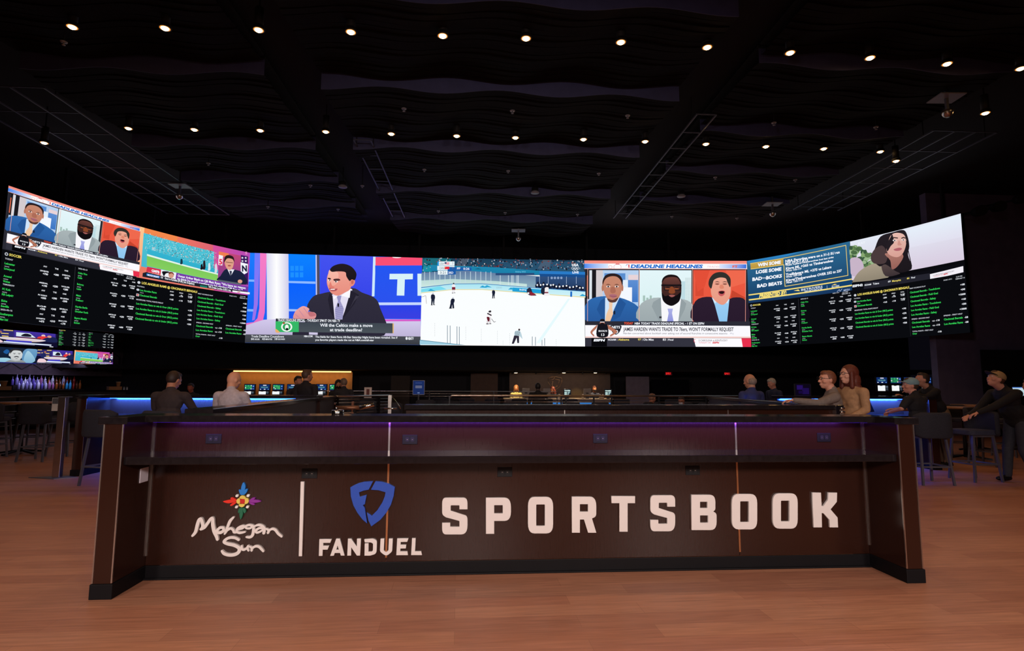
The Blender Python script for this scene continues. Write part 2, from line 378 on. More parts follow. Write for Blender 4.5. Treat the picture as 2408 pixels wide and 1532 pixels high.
script('script_word', [
    [(95, 1080, 20), (150, 1010, 28), (185, 880, 30), (215, 795, 28), (250, 775, 26), (270, 830, 30), (285, 900, 30), (262, 955, 26)],
    [(245, 962, 22), (310, 930, 26), (370, 850, 26), (425, 775, 26), (460, 770, 26), (465, 880, 32), (490, 1000, 34), (530, 1090, 30), (545, 1145, 24)],
    [(585, 935, 22), (545, 975, 24), (545, 1015, 26), (600, 1022, 26), (655, 985, 26), (650, 935, 24), (590, 930, 22)],
    [(832, 748, 18), (775, 810, 26), (735, 900, 24), (700, 1000, 22), (675, 1045, 16)], [(720, 985, 18), (780, 945, 22), (830, 975, 24), (845, 1015, 22), (890, 1020, 14)],
    [(925, 965, 14), (990, 945, 20), (1030, 910, 20), (985, 905, 22), (915, 945, 24), (895, 1000, 24), (950, 1025, 22), (1040, 1010, 16)],
    [(1180, 895, 20), (1110, 885, 20), (1060, 905, 20), (1065, 940, 18), (1130, 945, 18), (1190, 905, 20), (1195, 985, 26), (1175, 1070, 26), (1130, 1105, 22), (1070, 1100, 18)],
    [(1215, 905, 14), (1280, 885, 22), (1350, 900, 24), (1390, 950, 26), (1380, 1030, 26)], [(1370, 935, 22), (1290, 945, 20), (1235, 990, 22), (1260, 1022, 20), (1330, 995, 18), (1380, 950, 16)],
    [(1430, 955, 18), (1470, 985, 22), (1455, 1025, 22)], [(1465, 990, 18), (1530, 955, 22), (1590, 975, 24), (1640, 1040, 24), (1700, 1090, 20)],
], 'white brush-script word above')
script('script_word', [
    [(925, 1150, 24), (870, 1120, 24), (790, 1110, 24), (710, 1135, 24), (665, 1190, 26), (735, 1225, 28), (850, 1250, 30), (935, 1300, 32), (930, 1370, 30), (860, 1415, 30), (760, 1425, 28), (670, 1400, 28), (630, 1355, 22)],
    [(985, 1262, 18), (985, 1310, 24), (1020, 1330, 22), (1075, 1300, 20), (1100, 1260, 18), (1090, 1310, 20), (1105, 1345, 18)],
    [(1130, 1275, 18), (1165, 1300, 22), (1160, 1345, 20)], [(1165, 1310, 18), (1225, 1270, 22), (1290, 1275, 24), (1340, 1320, 24), (1370, 1355, 20)],
], 'white brush-script word below')
FLW = empty('flower_emblem'); FLW.parent = CT; FLW['label'] = 'small four-coloured flower emblem above the script'
def petal(P, col, n):
    curve_mesh('petal', [[ZM(*p) for p in crom(P, 4)]], .02, mat('petal_' + n, col, .4, vary=.05), FLW, MP)
petal([(1015, 120), (1045, 180), (1035, 250), (1000, 335), (985, 330), (975, 250), (985, 180)], '1E7FD8', 'blue')
petal([(935, 250), (970, 260), (985, 335), (965, 335), (945, 300)], '1E7FD8', 'blue'); petal([(1085, 240), (1070, 290), (1030, 335), (1005, 335), (1030, 270), (1060, 238)], '1E7FD8', 'blue')
petal([(652, 460), (720, 440), (790, 432), (880, 458), (790, 485), (720, 488)], 'E8301E', 'red'); petal([(785, 400), (820, 390), (890, 440), (870, 448), (800, 425)], 'E8301E', 'red'); petal([(885, 478), (830, 525), (790, 540), (780, 520), (830, 485)], 'E8301E', 'red')
petal([(1328, 456), (1260, 435), (1190, 430), (1115, 460), (1190, 480), (1260, 478)], '8A2A98', 'purple'); petal([(1225, 395), (1180, 395), (1115, 445), (1150, 440), (1200, 420)], '8A2A98', 'purple'); petal([(1118, 478), (1180, 490), (1215, 510), (1195, 522), (1150, 508)], '8A2A98', 'purple')
petal([(965, 780), (945, 700), (955, 620), (980, 570), (995, 620), (1000, 690)], '1B6B4C', 'green'); petal([(948, 580), (925, 620), (920, 665), (945, 650), (962, 600)], '1B6B4C', 'green'); petal([(1000, 580), (1040, 590), (1055, 640), (1030, 670), (1005, 620)], '1B6B4C', 'green')
petal([(945, 400), (965, 365), (1000, 355), (1040, 375), (1050, 410), (1000, 412)], 'E8CE62', 'yellow'); petal([(935, 515), (985, 510), (1035, 512), (1015, 550), (980, 560), (945, 545)], 'E8CE62', 'yellow')
petal([(940, 405), (905, 420), (890, 458), (905, 492), (945, 500), (950, 450)], 'E8CE62', 'yellow'); petal([(1045, 410), (1085, 405), (1108, 448), (1090, 490), (1040, 505), (1045, 455)], 'E8CE62', 'yellow')
petal([(965, 425), (1030, 422), (1028, 490), (962, 490)], 'C8201A', 'crimson')
for x, y in ((897, 358), (1097, 356), (888, 560), (1085, 560)): petal([(x - 24, y + 12), (x - 8, y - 20), (x + 24, y - 14), (x + 10, y + 20)], 'F0ECE8', 'white')
# ------------------------------------------------------------------ hung ceiling
M_slat = mat('dark_wood_slat', '120C09', .95, spec=.15, vary=.3, scale=8)
M_fascia = mat('blue_grey_fascia', '42446E', .7, vary=.1)
def ceiling_panel(u0, u1, v0, v1, zb, lam, ph, label):
    t = thing('ceiling_panel', label, 'ceiling panel', rm((u0 + u1) / 2, (v0 + v1) / 2, zb), YAW, 'wavy ceiling panels')
    cu, cv = (u0 + u1) / 2, (v0 + v1) / 2; b = bmesh.new(); nu = 44; rows = []
    nv = int((v1 - v0) / .16)
    wav = lambda u, k: .05 * math.sin((u / lam) * 2 * math.pi + ph + k * .18) + .012 * math.sin(k * 1.7)
    for j in range(nv):
        for dz, f in ((0, .0), (0, .86), (.016, .87), (.016, .99)):
            v = v0 + (v1 - v0) * (j + f) / nv
            rows.append([b.verts.new((u0 + (u1 - u0) * i / nu - cu, v - cv, dz + .18 * (v - v0) / (v1 - v0) + wav(u0 + (u1 - u0) * i / nu, j))) for i in range(nu + 1)])
    for r, q in zip(rows, rows[1:]):
        for i in range(nu): b.faces.new((r[i], r[i + 1], q[i + 1], q[i]))
    me = bpy.data.meshes.new('slats'); b.to_mesh(me); b.free(); link_mesh('slats', me, M_slat, t)
    b = bmesh.new(); 
    for vv in (v0 - cv - .012, v0 - cv):
        lo = [b.verts.new((u0 + (u1 - u0) * i / nu - cu, vv, wav(u0 + (u1 - u0) * i / nu, 0) - .01)) for i in range(nu + 1)]
        hi = [b.verts.new((u0 + (u1 - u0) * i / nu - cu, vv, .3)) for i in range(nu + 1)]
        for i in range(nu): b.faces.new((lo[i], lo[i + 1], hi[i + 1], hi[i]))
        if vv < v0 - cv: L0 = lo
    for i in range(nu): b.faces.new((L0[i], L0[i + 1], lo[i + 1], lo[i]))
    me = bpy.data.meshes.new('fascia'); b.to_mesh(me); b.free(); link_mesh('fascia', me, M_fascia, t)
    box('backing', u0 - cu, u1 - cu, v0 - cv, v1 - cv, .33, .37, M_deck, t)
    for a in (u0 - cu + .6, u1 - cu - .6):
        for c in (v0 - cv + .4, v1 - cv - .4): MB().bar((a, c, .36), (a, c, 7.76 - zb), .02).build('hanger_rod', M_deck, t)
ZP = 7.2
def uv_of(p): return p.x * cY + p.y * sY, -p.x * sY + p.y * cY
colz = {'middle': (-3.1, 3.95, [5.2, 8.1, 10.75, 13.6, 16.75, 19.5, 22.2]), 'left': (-8.4, -4.05, [6.4, 10.4, 13.8, 16.1, 18.4, 20.6]), 'right': (4.95, 9.75, [6.3, 9.45, 12.2, 14.6, 17.1, 19.4])}
for cn, (u0, u1, vs) in colz.items():
    for i, (a, b_) in enumerate(zip(vs, vs[1:])):
        ceiling_panel(u0, u1, a, b_ - .08, ZP, 2.3, {'middle': .6, 'left': 1.6, 'right': 0}[cn], 'dark wavy slatted ceiling panel with blue-grey front edge, %s in the %s column from the camera' % (ORD[i], cn))
# downlights
LR = [((170, 62), (388, 65), (608, 69), (825, 74), (1041, 83), (1237, 89), (1460, 98), (1663, 110), (1858, 123), (2046, 135), (2227, 149), (2400, 160)),
      ((302, 301), (457, 304), (612, 306), (766, 309), (920, 314), (1074, 319), (1212, 323), (1372, 327), (1517, 332), (1660, 338), (1801, 344), (1937, 349), (2070, 356))]
mb = MB(); mb.lathe([(.045, .05), (.085, .05), (.1, .0), (.095, -.012), (.06, -.012), (.06, .02), (.045, .03)], n=20)
ring_me = mb.build('trim_ring', M_black).data
mb = MB(); mb.lathe([(.006, -.042), (.04, -.034), (.058, -.018), (.06, .012), (.02, .02)], n=20); lens_me = mb.build('lens', M_lens).data
for o in [x for x in COL.objects if x.name in ('trim_ring', 'lens')]: bpy.data.objects.remove(o)
mb = MB(); mb.lathe([(.06, -.0125), (.078, -.014), (.078, -.0115), (.06, -.011)], n=20); glow_me = mb.build('halo_ring', M_glow).data; bpy.data.objects.remove(bpy.data.objects['halo_ring'])  # self-glowing ring imitating the halo round each lens
mb = MB(); mb.lathe([(.07, .0), (.07, .34)], n=16); can_me = mb.build('can', M_black).data
bpy.data.objects.remove(bpy.data.objects['can'])
def downlight(p, label, group, E=40, top=None, spot=125):
    t = thing('downlight', label, 'ceiling light', p, 0, group)
    for nm, me in (('trim_ring', ring_me), ('lens', lens_me), ('halo_ring', glow_me), ('can', can_me)):
        o = bpy.data.objects.new(nm, me); COL.objects.link(o); o.parent = t
        if nm == 'can': o.location = (0, 0, .02)
    if top: MB().bar((0, 0, .12), (0, 0, top - p[2]), .02).build('hanger_rod', M_deck, t)
    lamp('downlight_beam', 'SPOT', (p[0], p[1], p[2] - .03), E, (1., .48, .17), .06, spot=spot, blend=.8)
EL = 64
zl = ZP - .07
for r, row in enumerate(LR):
    for i, (x, y) in enumerate(row):
        downlight(at_z(x, y, zl), 'warm round ceiling downlight, %s from the left in the %s row' % (ORD[i], ('nearer', 'farther')[r]), ('downlights in the nearer row', 'downlights in the farther row')[r], EL, 7.76 if abs(uv_of(at_z(x, y, zl))[0] + 3.6) < .5 or abs(uv_of(at_z(x, y, zl))[0]) > 8.3 else None)
for (x, y), w in (((104, 335), 'alone above the left tray grid'), ((2107, 378), 'lowest of the three by the right tray grid'), ((2317, 265), 'alone at the far right above the screens')):
    downlight(at_z(x, y, 6.9), 'small warm ceiling downlight, ' + w, 'outer downlights', EL, 7.76)
# the rows of the same grid over and behind the camera, outside the picture: beams only
for v in (5.3, 1.3, -2.7):
    for u in (-7, -4, -1, 2, 5, 8): 
        p = rm(u, v, 7.1); lamp('downlight_beam', 'SPOT', p, EL * 1.3, (1., .58, .34), .06, spot=125, blend=.8)
SC.world = bpy.data.worlds.new('dark_room'); SC.world.use_nodes = True
SC.world.node_tree.nodes['Background'].inputs[0].default_value = (.25, .22, .4, 1); SC.world.node_tree.nodes['Background'].inputs[1].default_value = .01
SC.view_settings.view_transform = 'Standard'; SC.view_settings.look = 'None'; SC.view_settings.exposure = 0; SC.view_settings.gamma = 1; SC.view_settings.use_curve_mapping = False
# ------------------------------------------------------------------ pictures on the screens
def screen_mat():
    m = bpy.data.materials.new('led_picture'); m.use_nodes = True; nt = m.node_tree
    for n in list(nt.nodes): nt.nodes.remove(n)
    o = nt.nodes.new('ShaderNodeOutputMaterial'); e = nt.nodes.new('ShaderNodeEmission'); a = nt.nodes.new('ShaderNodeAttribute'); a.attribute_name = 'Col'
    nt.links.new(a.outputs['Color'], e.inputs['Color']); nt.links.new(e.outputs[0], o.inputs['Surface']); e.inputs['Strength'].default_value = 1.0
    return m
M_led = screen_mat()
TXT = {}
def text_tris(s, bold):
    if (s, bold) in TXT: return TXT[(s, bold)]
    cu = bpy.data.curves.new('t', 'FONT'); cu.body = s; cu.size = 1; cu.offset = bold; cu.resolution_u = 2; cu.fill_mode = 'FRONT'
    t = bpy.data.objects.new('t', cu); COL.objects.link(t); dg = bpy.context.evaluated_depsgraph_get(); dg.update()
    me = bpy.data.meshes.new_from_object(t.evaluated_get(dg)); bpy.data.objects.remove(t); bpy.data.curves.remove(cu)
    V = [(v.co.x, v.co.y) for v in me.vertices]; P = [[V[i] for i in p.vertices] for p in me.polygons]; bpy.data.meshes.remove(me)
    xs = [v[0] for v in V] or [0, 1]; w = (min(xs), max(xs)); TXT[(s, bold)] = (P, w); return P, w
def homog(src, dst):
    import numpy as np
    Am, b = [], []
    for (x, y), (u, v) in zip(src, dst):
        Am.append([x, y, 1, 0, 0, 0, -u * x, -u * y]); b.append(u); Am.append([0, 0, 0, x, y, 1, -v * x, -v * y]); b.append(v)
    h = np.linalg.solve(np.array(Am, float), np.array(b, float)); h = [float(q) for q in h] + [1.]
    def f(x, y):
        w = h[6] * x + h[7] * y + 1
        return (h[0] * x + h[1] * y + h[2]) / w, (h[3] * x + h[4] * y + h[5]) / w
    return f
class Art:
    """a picture as flat coloured shapes in the unit square (u right, v down)"""
    def __init__(s, quad=None, win=None):
        s.sh = []; s.T = homog(quad, ((0, 0), (1, 0), (1, 1), (0, 1))) if quad else (lambda x, y: (x, y)); s.n = 0
    def poly(s, P, c, c2=None, raw=False):
        """c2: colour at the lower edge (a gradient belonging to the picture)"""
        Q = [p for p in P] if raw else [s.T(*p[:2]) for p in P]
        ys = [p[1] for p in Q]; y0, y1 = min(ys), max(ys); c = lin(c)
        if c2:
            c2 = lin(c2); cc = [tuple(a + (b - a) * ((y - y0) / max(1e-6, y1 - y0)) for a, b in zip(c, c2)) for y in ys]
        else: cc = [c] * len(Q)
        s.n += 1; s.sh.append((Q, cc, s.n)); return s
    def hg(s, x0, y0, x1, y1, c, c2): # horizontal gradient rect
        a, b = lin(c), lin(c2); Q = [s.T(*p) for p in ((x0, y0), (x1, y0), (x1, y1), (x0, y1))]; s.n += 1; s.sh.append((Q, [a, b, b, a], s.n)); return s
    def rect(s, x0, y0, x1, y1, c, c2=None): return s.poly(((x0, y0), (x1, y0), (x1, y1), (x0, y1)), c, c2)
    def blob(s, P, c, c2=None, n=4): return s.poly(crom(P, n), c, c2)
    def ell(s, cx, cy, rx, ry, c, c2=None, n=20, rot=0):
        return s.poly([(cx + rx * math.cos(a) * math.cos(rot) - ry * math.sin(a) * math.sin(rot), cy + rx * math.cos(a) * math.sin(rot) + ry * math.sin(a) * math.cos(rot)) for a in [2 * math.pi * k / n for k in range(n)]], c, c2)
    def line(s, P, w, c, closed=False):
        P = [Vector(p) for p in P]; L = []
        for a, b in zip(P, P[1:] + ([P[0]] if closed else [])):
            d = (b - a).normalized(); nn = Vector((-d.y, d.x)) * w / 2; e = d * w * .3
            s.poly([tuple(a + nn - e), tuple(b + nn + e), tuple(b - nn + e), tuple(a - nn - e)], c)
        return s
    def text(s, x, y, h, body, c, w=None, bold=.02, al='L', shear=0., slope=0.):
        """baseline start x, y; h cap height; w total width (fits)"""
        P, (a, b) = text_tris(body, bold); k = h / .73; kx = w / (b - a) if w else k; cc = lin(c); s.n += 1
        ox = x - (a * kx if al == 'L' else ((a + b) / 2 * kx if al == 'C' else b * kx))
        for p in P:
            Q = [s.T(ox + (q[0] + shear * q[1]) * kx, y - q[1] * k + slope * (q[0] * kx)) for q in p]
            s.sh.append((Q, [cc] * len(Q), s.n))
        return s
    def sub(s, other, u0, v0, u1, v1):
        for Q, cc, n in other.sh:
            s.sh.append(([(u0 + (u1 - u0) * q[0], v0 + (v1 - v0) * q[1]) for q in Q], cc, s.n + n))
        s.n += other.n; return s
    def mesh(s, name, mapf, parent, facets=None, clip=(0, 0, 1, 1), layer=.0004):
        b = bmesh.new(); cl_ = b.loops.layers.float_color.new('Col')
        for Q, cc, n in s.sh:
            if len(Q) < 3: continue
            us = [q[0] for q in Q]; vs = [q[1] for q in Q]
            if max(us) <= clip[0] or min(us) >= clip[2] or max(vs) <= clip[1] or min(vs) >= clip[3]: continue
            try: f = b.faces.new([b.verts.new((q[0], q[1], n)) for q in Q])
            except ValueError: continue
            for l, c in zip(f.loops, cc): l[cl_] = (*c, 1)
        for ax, val, sg in ((0, clip[0], -1), (0, clip[2], 1), (1, clip[1], -1), (1, clip[3], 1)):
            co = [0, 0, 0]; co[ax] = val; no = [0, 0, 0]; no[ax] = sg
            bmesh.ops.bisect_plane(b, geom=b.verts[:] + b.edges[:] + b.faces[:], plane_co=co, plane_no=no, clear_outer=True)
        bmesh.ops.triangulate(b, faces=[f for f in b.faces if len(f.verts) > 3])
        for u in (facets or []):
            bmesh.ops.bisect_plane(b, geom=b.verts[:] + b.edges[:] + b.faces[:], plane_co=(u, 0, 0), plane_no=(1, 0, 0))
        for v in b.verts: v.co = mapf(v.co.x, v.co.y, .001 + v.co.z * layer)
        me = bpy.data.meshes.new(name); b.to_mesh(me); b.free()
        return link_mesh(name, me, M_led, parent)
G1, WH, YE = '35D65A', 'F4F8FF', 'F5E06A'
# ---- man at the studio desk
def art_studio():
    a = Art(((160, 128), (2375, 203), (2345, 1335), (88, 1300))); r = a.rect; P = a.poly
    r(60, 100, 2400, 1350, '1A66F5')
    P(((160, 120), (380, 130), (360, 900), (120, 900)), '1C7CFF', '1060F0'); r(1060, 160, 1760, 1010, '4553F0', '2E3CE6')
    P(((655, 140), (1020, 150), (1000, 500), (645, 495)), '0C82FF', '0A72FF'); P(((645, 495), (1000, 505), (1000, 535), (645, 522)), '8DB9FF')
    P(((640, 522), (1000, 535), (985, 870), (630, 860)), '0B62FF', '1568F6'); P(((630, 860), (900, 870), (900, 895), (630, 890)), '9CC0FF'); P(((630, 890), (920, 895), (900, 1000), (620, 990)), '1A56F2')
    P(((140, 475), (220, 477), (215, 505), (138, 502)), '7FB4FF'); P(((120, 860), (200, 862), (196, 893), (116, 890)), '7FB4FF')
    P(((220, 130), (290, 132), (255, 800), (215, 1000), (180, 1010), (205, 800)), '6E7BFF', 'A070E8'); P(((290, 132), (375, 138), (345, 900), (320, 1010), (250, 1060), (95, 1075), (97, 1045), (200, 1030), (250, 980), (275, 850)), 'F77CC8', 'E66FC4')
    a.hg(372, 130, 500, 1000, 'D9D8F2', 'FFFFFF'); a.hg(500, 130, 655, 1000, 'FFFFFF', 'CFCDEB')
    P(((90, 1075), (330, 1000), (640, 985), (2350, 1000), (2350, 1225), (90, 1195)), 'D6CCF0', 'BDB3D6'); r(1840, 1000, 2350, 1025, 'D65ACB')
    r(1018, 160, 1055, 1000, '4A4B6A', '5B4A50'); r(1005, 160, 1020, 1000, 'C9CBEF')
    P(((1745, 185), (1778, 187), (1758, 700), (1725, 700)), 'CFE9FB'); r(1775, 190, 2400, 300, 'FA4F74'); r(1770, 300, 2400, 780, '2457F2', '2B52EE'); r(1770, 780, 2400, 815, 'C6D8FF'); r(1765, 815, 2400, 990, '2A42E8', '3C3FE0')
    a.ell(2050, 190, 60, 14, 'FFFFFF'); P(((1955, 408), (2255, 408), (2252, 480), (2150, 482), (2142, 692), (2045, 690), (2055, 480), (1952, 480)), 'D9F2F8'); r(2312, 408, 2400, 694, 'D9F2F8')
    for k in range(6): r(680 + 60 * (k % 3), 300 + 85 * (k // 3), 725 + 60 * (k % 3), 365 + 85 * (k // 3), '1E90FF')
    # figure
    a.blob(((1180, 640), (1470, 590), (1600, 650), (1760, 720), (1830, 850), (1880, 1210), (1100, 1210), (700, 1200), (860, 1030), (980, 950), (890, 840), (970, 700), (1090, 660)), '322F3E', '2A2738')
    a.blob(((1235, 660), (1460, 600), (1440, 700), (1330, 1000), (1250, 1000), (1215, 760)), 'E9E4F6', 'DCD6EE')
    P(((1220, 690), (1180, 660), (1160, 740), (1190, 900), (1245, 1000)), '24212F'); P(((1455, 620), (1560, 680), (1500, 800), (1345, 1000)), '24212F'); P(((1500, 760), (1560, 700), (1520, 690), (1440, 860)), '3C3948')
    P(((1270, 690), (1335, 690), (1320, 760), (1365, 860), (1345, 1000), (1255, 1000), (1250, 870), (1290, 760)), '9893C4', 'A9A5CF')
    for k in range(7): a.line(((1256, 850 + 24 * k), (1350, 830 + 24 * k)), 5, '7B77AC')
    r(1282, 790, 1304, 835, '1C1A28')
    P(((1225, 700), (1290, 690), (1240, 740)), 'FBF9FF'); P(((1330, 690), (1455, 600), (1440, 720)), 'FBF9FF')
    a.blob(((1210, 350), (1300, 320), (1430, 380), (1470, 470), (1450, 600), (1380, 650), (1290, 690), (1210, 660), (1170, 600), (1148, 520), (1160, 420)), 'F0A494', 'E98E7F')
    a.blob(((1165, 420), (1185, 355), (1260, 370), (1300, 420), (1270, 540), (1190, 560), (1152, 510)), 'F8BCAB', 'F3A897')
    a.blob(((1455, 480), (1500, 480), (1510, 520), (1480, 565), (1440, 560)), 'E98C7C'); a.blob(((1462, 495), (1490, 495), (1490, 530), (1465, 540)), 'C9685E')
    a.blob(((1190, 350), (1240, 300), (1350, 275), (1460, 310), (1525, 390), (1525, 450), (1505, 490), (1470, 480), (1440, 500), (1400, 440), (1385, 385), (1290, 375), (1215, 380)), '241C22', '1B161C')
    a.blob(((1160, 458), (1195, 462), (1200, 480), (1170, 476)), '4A2A2C'); a.blob(((1235, 475), (1300, 470), (1320, 492), (1250, 500)), '4A2A2C'); a.ell(1182, 490, 16, 10, 'F6EDEA'); a.ell(1185, 490, 7, 9, '2A1C22'); a.ell(1270, 508, 22, 11, 'F6EDEA'); a.ell(1265, 508, 9, 10, '2A1C22')
    a.blob(((1195, 510), (1215, 560), (1245, 580), (1230, 600), (1190, 590), (1175, 565)), 'E27F72'); a.blob(((1180, 590), (1240, 600), (1285, 600), (1260, 630), (1200, 628)), 'B1545A'); r(1195, 602, 1250, 614, 'FFF6F2')
    a.blob(((730, 910), (790, 850), (850, 825), (920, 860), (905, 900), (980, 905), (1010, 945), (960, 1000), (730, 1000)), 'F2A9A4', 'D98E92'); a.blob(((905, 900), (970, 905), (1005, 945), (930, 960)), 'C4727A'); a.line(((790, 880), (850, 960)), 10, 'C98BA0'); a.line(((740, 930), (800, 985)), 10, 'C98BA0'); a.line(((850, 850), (900, 920)), 10, 'C98BA0')
    # captions
    P(((490, 985), (1330, 1000), (1330, 1032), (488, 1022)), '22242E'); r(485, 1022, 785, 1162, '35B867'); a.blob(((487, 1120), (540, 1165), (487, 1165)), 'E8B070')
    a.ell(628, 1095, 72, 62, 'F4F8F4'); a.ell(628, 1095, 52, 46, '2FA85D'); a.ell(630, 1098, 24, 34, 'F4F8F4'); a.ell(632, 1125, 16, 18, '14121A'); a.ell(592, 1045, 15, 13, 'A8542C')
    P(((785, 1032), (1990, 1052), (1990, 1182), (783, 1162)), '3E4650', '4B535A'); P(((1990, 1052), (2006, 1052), (2004, 1182), (1990, 1182)), 'D8B070')
    P(((915, 1165), (1028, 1170), (1026, 1200), (915, 1196)), 'CFC8E6'); P(((80, 1190), (2360, 1225), (2360, 1350), (80, 1310)), '4A4D55', '33363E')
    a.text(512, 1022, 34, 'TRADE DEADLINE SPECIAL - THURSDAY 2PM ET ON NBA TV', WH, 805, slope=.015)
    a.text(1058, 1092, 42, 'Will the Celtics make a move', WH, 675, slope=.01); a.text(1185, 1152, 40, 'at trade deadline?', WH, 415, slope=.01)
    a.text(172, 1230, 30, 'Trade Deadline Countdown', WH, 420, .01, slope=.01); a.text(168, 1264, 26, '04', WH, 36); a.text(214, 1264, 20, 'HOURS', WH, 64); a.text(310, 1264, 26, '43', WH, 38); a.text(356, 1264, 20, 'MINUTES', WH, 84); a.text(474, 1264, 26, '18', WH, 34); a.text(516, 1264, 20, 'SECONDS', WH, 88)
    a.text(852, 1228, 24, 'NBA.COM', WH, 108, .03); a.text(996, 1236, 26, 'The fields for State Farm All-Star Saturday Night have been revealed. See if', WH, 1056, slope=.014); a.text(994, 1276, 26, 'you favorite players made the cut at NBA.com/all-star', WH, 755, slope=.01); a.text(2186, 1266, 36, 'NBATV', WH, 74, .03); a.ell(2168, 1248, 12, 20, WH)
    return a
# ---- ice hockey
def art_hockey():
    a = Art(((80, 98), (2315, 137), (2332, 1335), (50, 1310))); r = a.rect; P = a.poly; q = random.Random(3)
    r(40, 80, 2400, 1360, 'FBFEFF'); r(40, 80, 2400, 340, '1B3850', '24506A')
    P(((80, 90), (480, 100), (470, 200), (80, 205)), '1C6A78'); P(((100, 195), (215, 205), (215, 290), (80, 290)), '1D8FA4')
    for x in (600, 1760): P(((x, 100), (x + 110, 100), (x + 70, 260), (x - 90, 250)), '4C5868')
    for k in range(10): 
        r(1120, 160 + 17 * k, 2330, 164 + 17 * k, '3A6F98')
    for k in range(330):
        x = q.uniform(90, 2310); y = q.uniform(105, 275); a.ell(x, y, q.uniform(5, 12), q.uniform(6, 14), q.choice(['1A1420', '2A2030', 'C8C0C0', '6A3A34', '10131C', '9AA5B5', '8C3030', '243A5A']), n=6)
    P(((200, 205), (1100, 240), (1700, 290), (1700, 345), (1100, 320), (700, 290), (200, 290)), '1F87AE', '1A7EAA'); P(((1690, 290), (2330, 305), (2330, 345), (1690, 335)), '2A7BC8'); P(((1690, 330), (2330, 345), (2330, 385), (1700, 375)), '1A4E8E'); P(((800, 265), (850, 250), (900, 270)), '155F80')
    P(((70, 310), (700, 285), (1100, 320), (1640, 360), (1640, 520), (900, 470), (500, 470), (70, 520)), '5E78A0', '8FB0C0')
    P(((70, 420), (500, 400), (1100, 430), (1520, 470), (1520, 520), (900, 470), (70, 520)), 'B8D8D4', 'D0EAE4')
    for k in range(14): r(112 + 70 * k, 300, 120 + 70 * k, 470, 'C8DCE6')
    for x in (1150, 1262, 1308, 1326, 1380, 1398): r(x, 350, x + 7, 490, 'DDECF2')
    r(1090, 320, 1620, 350, '2A4A78'); P(((1640, 365), (2330, 385), (2330, 580), (1640, 530)), '31507E', '1E3358')
    for x in (1690, 1810, 2060, 2195): r(x, 370, x + 6, 470, 'A8BCD8')
    for k in range(7): a.ell(1860 + 22 * k, 388 + (k % 2) * 8, 16, 18, '8AA2C8', n=14) if k % 2 == 0 else None
    for k in range(34): a.ell(1650 + 19.5 * k + q.uniform(-6, 6), 500 + .08 * (19 * k) + q.uniform(-40, 22), 15, 26, q.choice(['14182C', '1C2238', '0E1224']), n=8)
    for k in range(15): a.ell(1660 + 45 * k + q.uniform(-8, 8), 475 + 3.6 * k + q.uniform(-14, 14), 12, 13, 'F2F4F8', n=8)
    P(((60, 522), (500, 472), (900, 470), (1600, 525), (2330, 580), (2330, 655), (1600, 600), (900, 545), (500, 545), (60, 590)), 'A8E4F2', 'D4F4FA')
    P(((60, 516), (500, 466), (900, 464), (1600, 520), (2330, 574), (2330, 582), (1600, 528), (900, 472), (500, 474), (60, 526)), '2A74B8')
    P(((60, 590), (500, 543), (900, 543), (1600, 598), (2330, 652), (2330, 664), (1600, 608), (900, 553), (500, 553), (60, 600)), 'E8DC9A')
    P(((1320, 520), (1800, 555), (1800, 612), (1320, 575)), '22A4DC', '1FA0D8'); P(((60, 545), (330, 500), (420, 545), (60, 585)), '7ADCF0'); P(((2115, 575), (2140, 577), (2140, 652), (2113, 650)), '1F6EC8')
    for x, y in ((160, 565), (870, 520), (930, 515), (2240, 640), (1260, 548)): P(((x, y), (x + 40, y - 28), (x + 110, y + 5)), '2BA6D4')
    for k in range(3): a.line([(1112 + 26 * k + 11 * math.cos(t), 522 + 11 * math.sin(t)) for t in [.7 * j for j in range(9)]], 3, '9AB8C8', True)
    a.text(1418, 562, 22, 'Beijing', WH, 92); a.text(1362, 312, 16, 'Beijing 2022', '6FC8E8', 140)
    def pl(x, y, h, top, leg, lean=0, w=1.0):
        s_ = h / 150
        a.ell(x + lean * 12, y - h + 12 * s_, 10 * s_ * w, 12 * s_, 'C8CCD8' if top == '1A2036' else '20202A', n=10)
        a.blob(((x - 22 * s_ + lean * 10, y - h + 30 * s_), (x + lean * 12, y - h + 20 * s_), (x + 22 * s_ + lean * 12, y - h + 34 * s_), (x + 20 * s_, y - h * .48), (x - 20 * s_, y - h * .48)), top)
        P(((x - 20 * s_, y - h * .5), (x + 20 * s_, y - h * .5), (x + 14 * s_ + 14 * abs(lean), y - 8 * s_), (x + 4 * s_, y - 8 * s_), (x, y - h * .35), (x - 10 * s_, y), (x - 22 * s_ - 18 * abs(lean) * s_, y)), leg)
        r(x - 24 * s_ - 18 * abs(lean) * s_, y - 8 * s_, x - 4 * s_, y, '101420'); r(x + 2 * s_, y - 10 * s_, x + 24 * s_, y - 3 * s_, '101420')
    pl(232, 765, 175, '1A2036', '20283C'); pl(495, 812, 160, '1A2036', '1A2036', .9); pl(1062, 672, 130, '1A2036', '20283C'); pl(515, 600, 145, 'F2EEF2', 'E8E4EA'); r(492, 515, 538, 552, '7C2034')
    pl(1000, 1030, 190, 'F6F2F4', 'DCD4D8', .4); a.blob(((968, 930), (1005, 935), (1003, 985), (985, 985)), '641A28'); a.line(((1035, 955), (1068, 1000), (1090, 992)), 6, '4A4048'); a.line(((980, 880), (1030, 905)), 16, '24202C'); a.ell(1018, 852, 13, 14, '302C34')
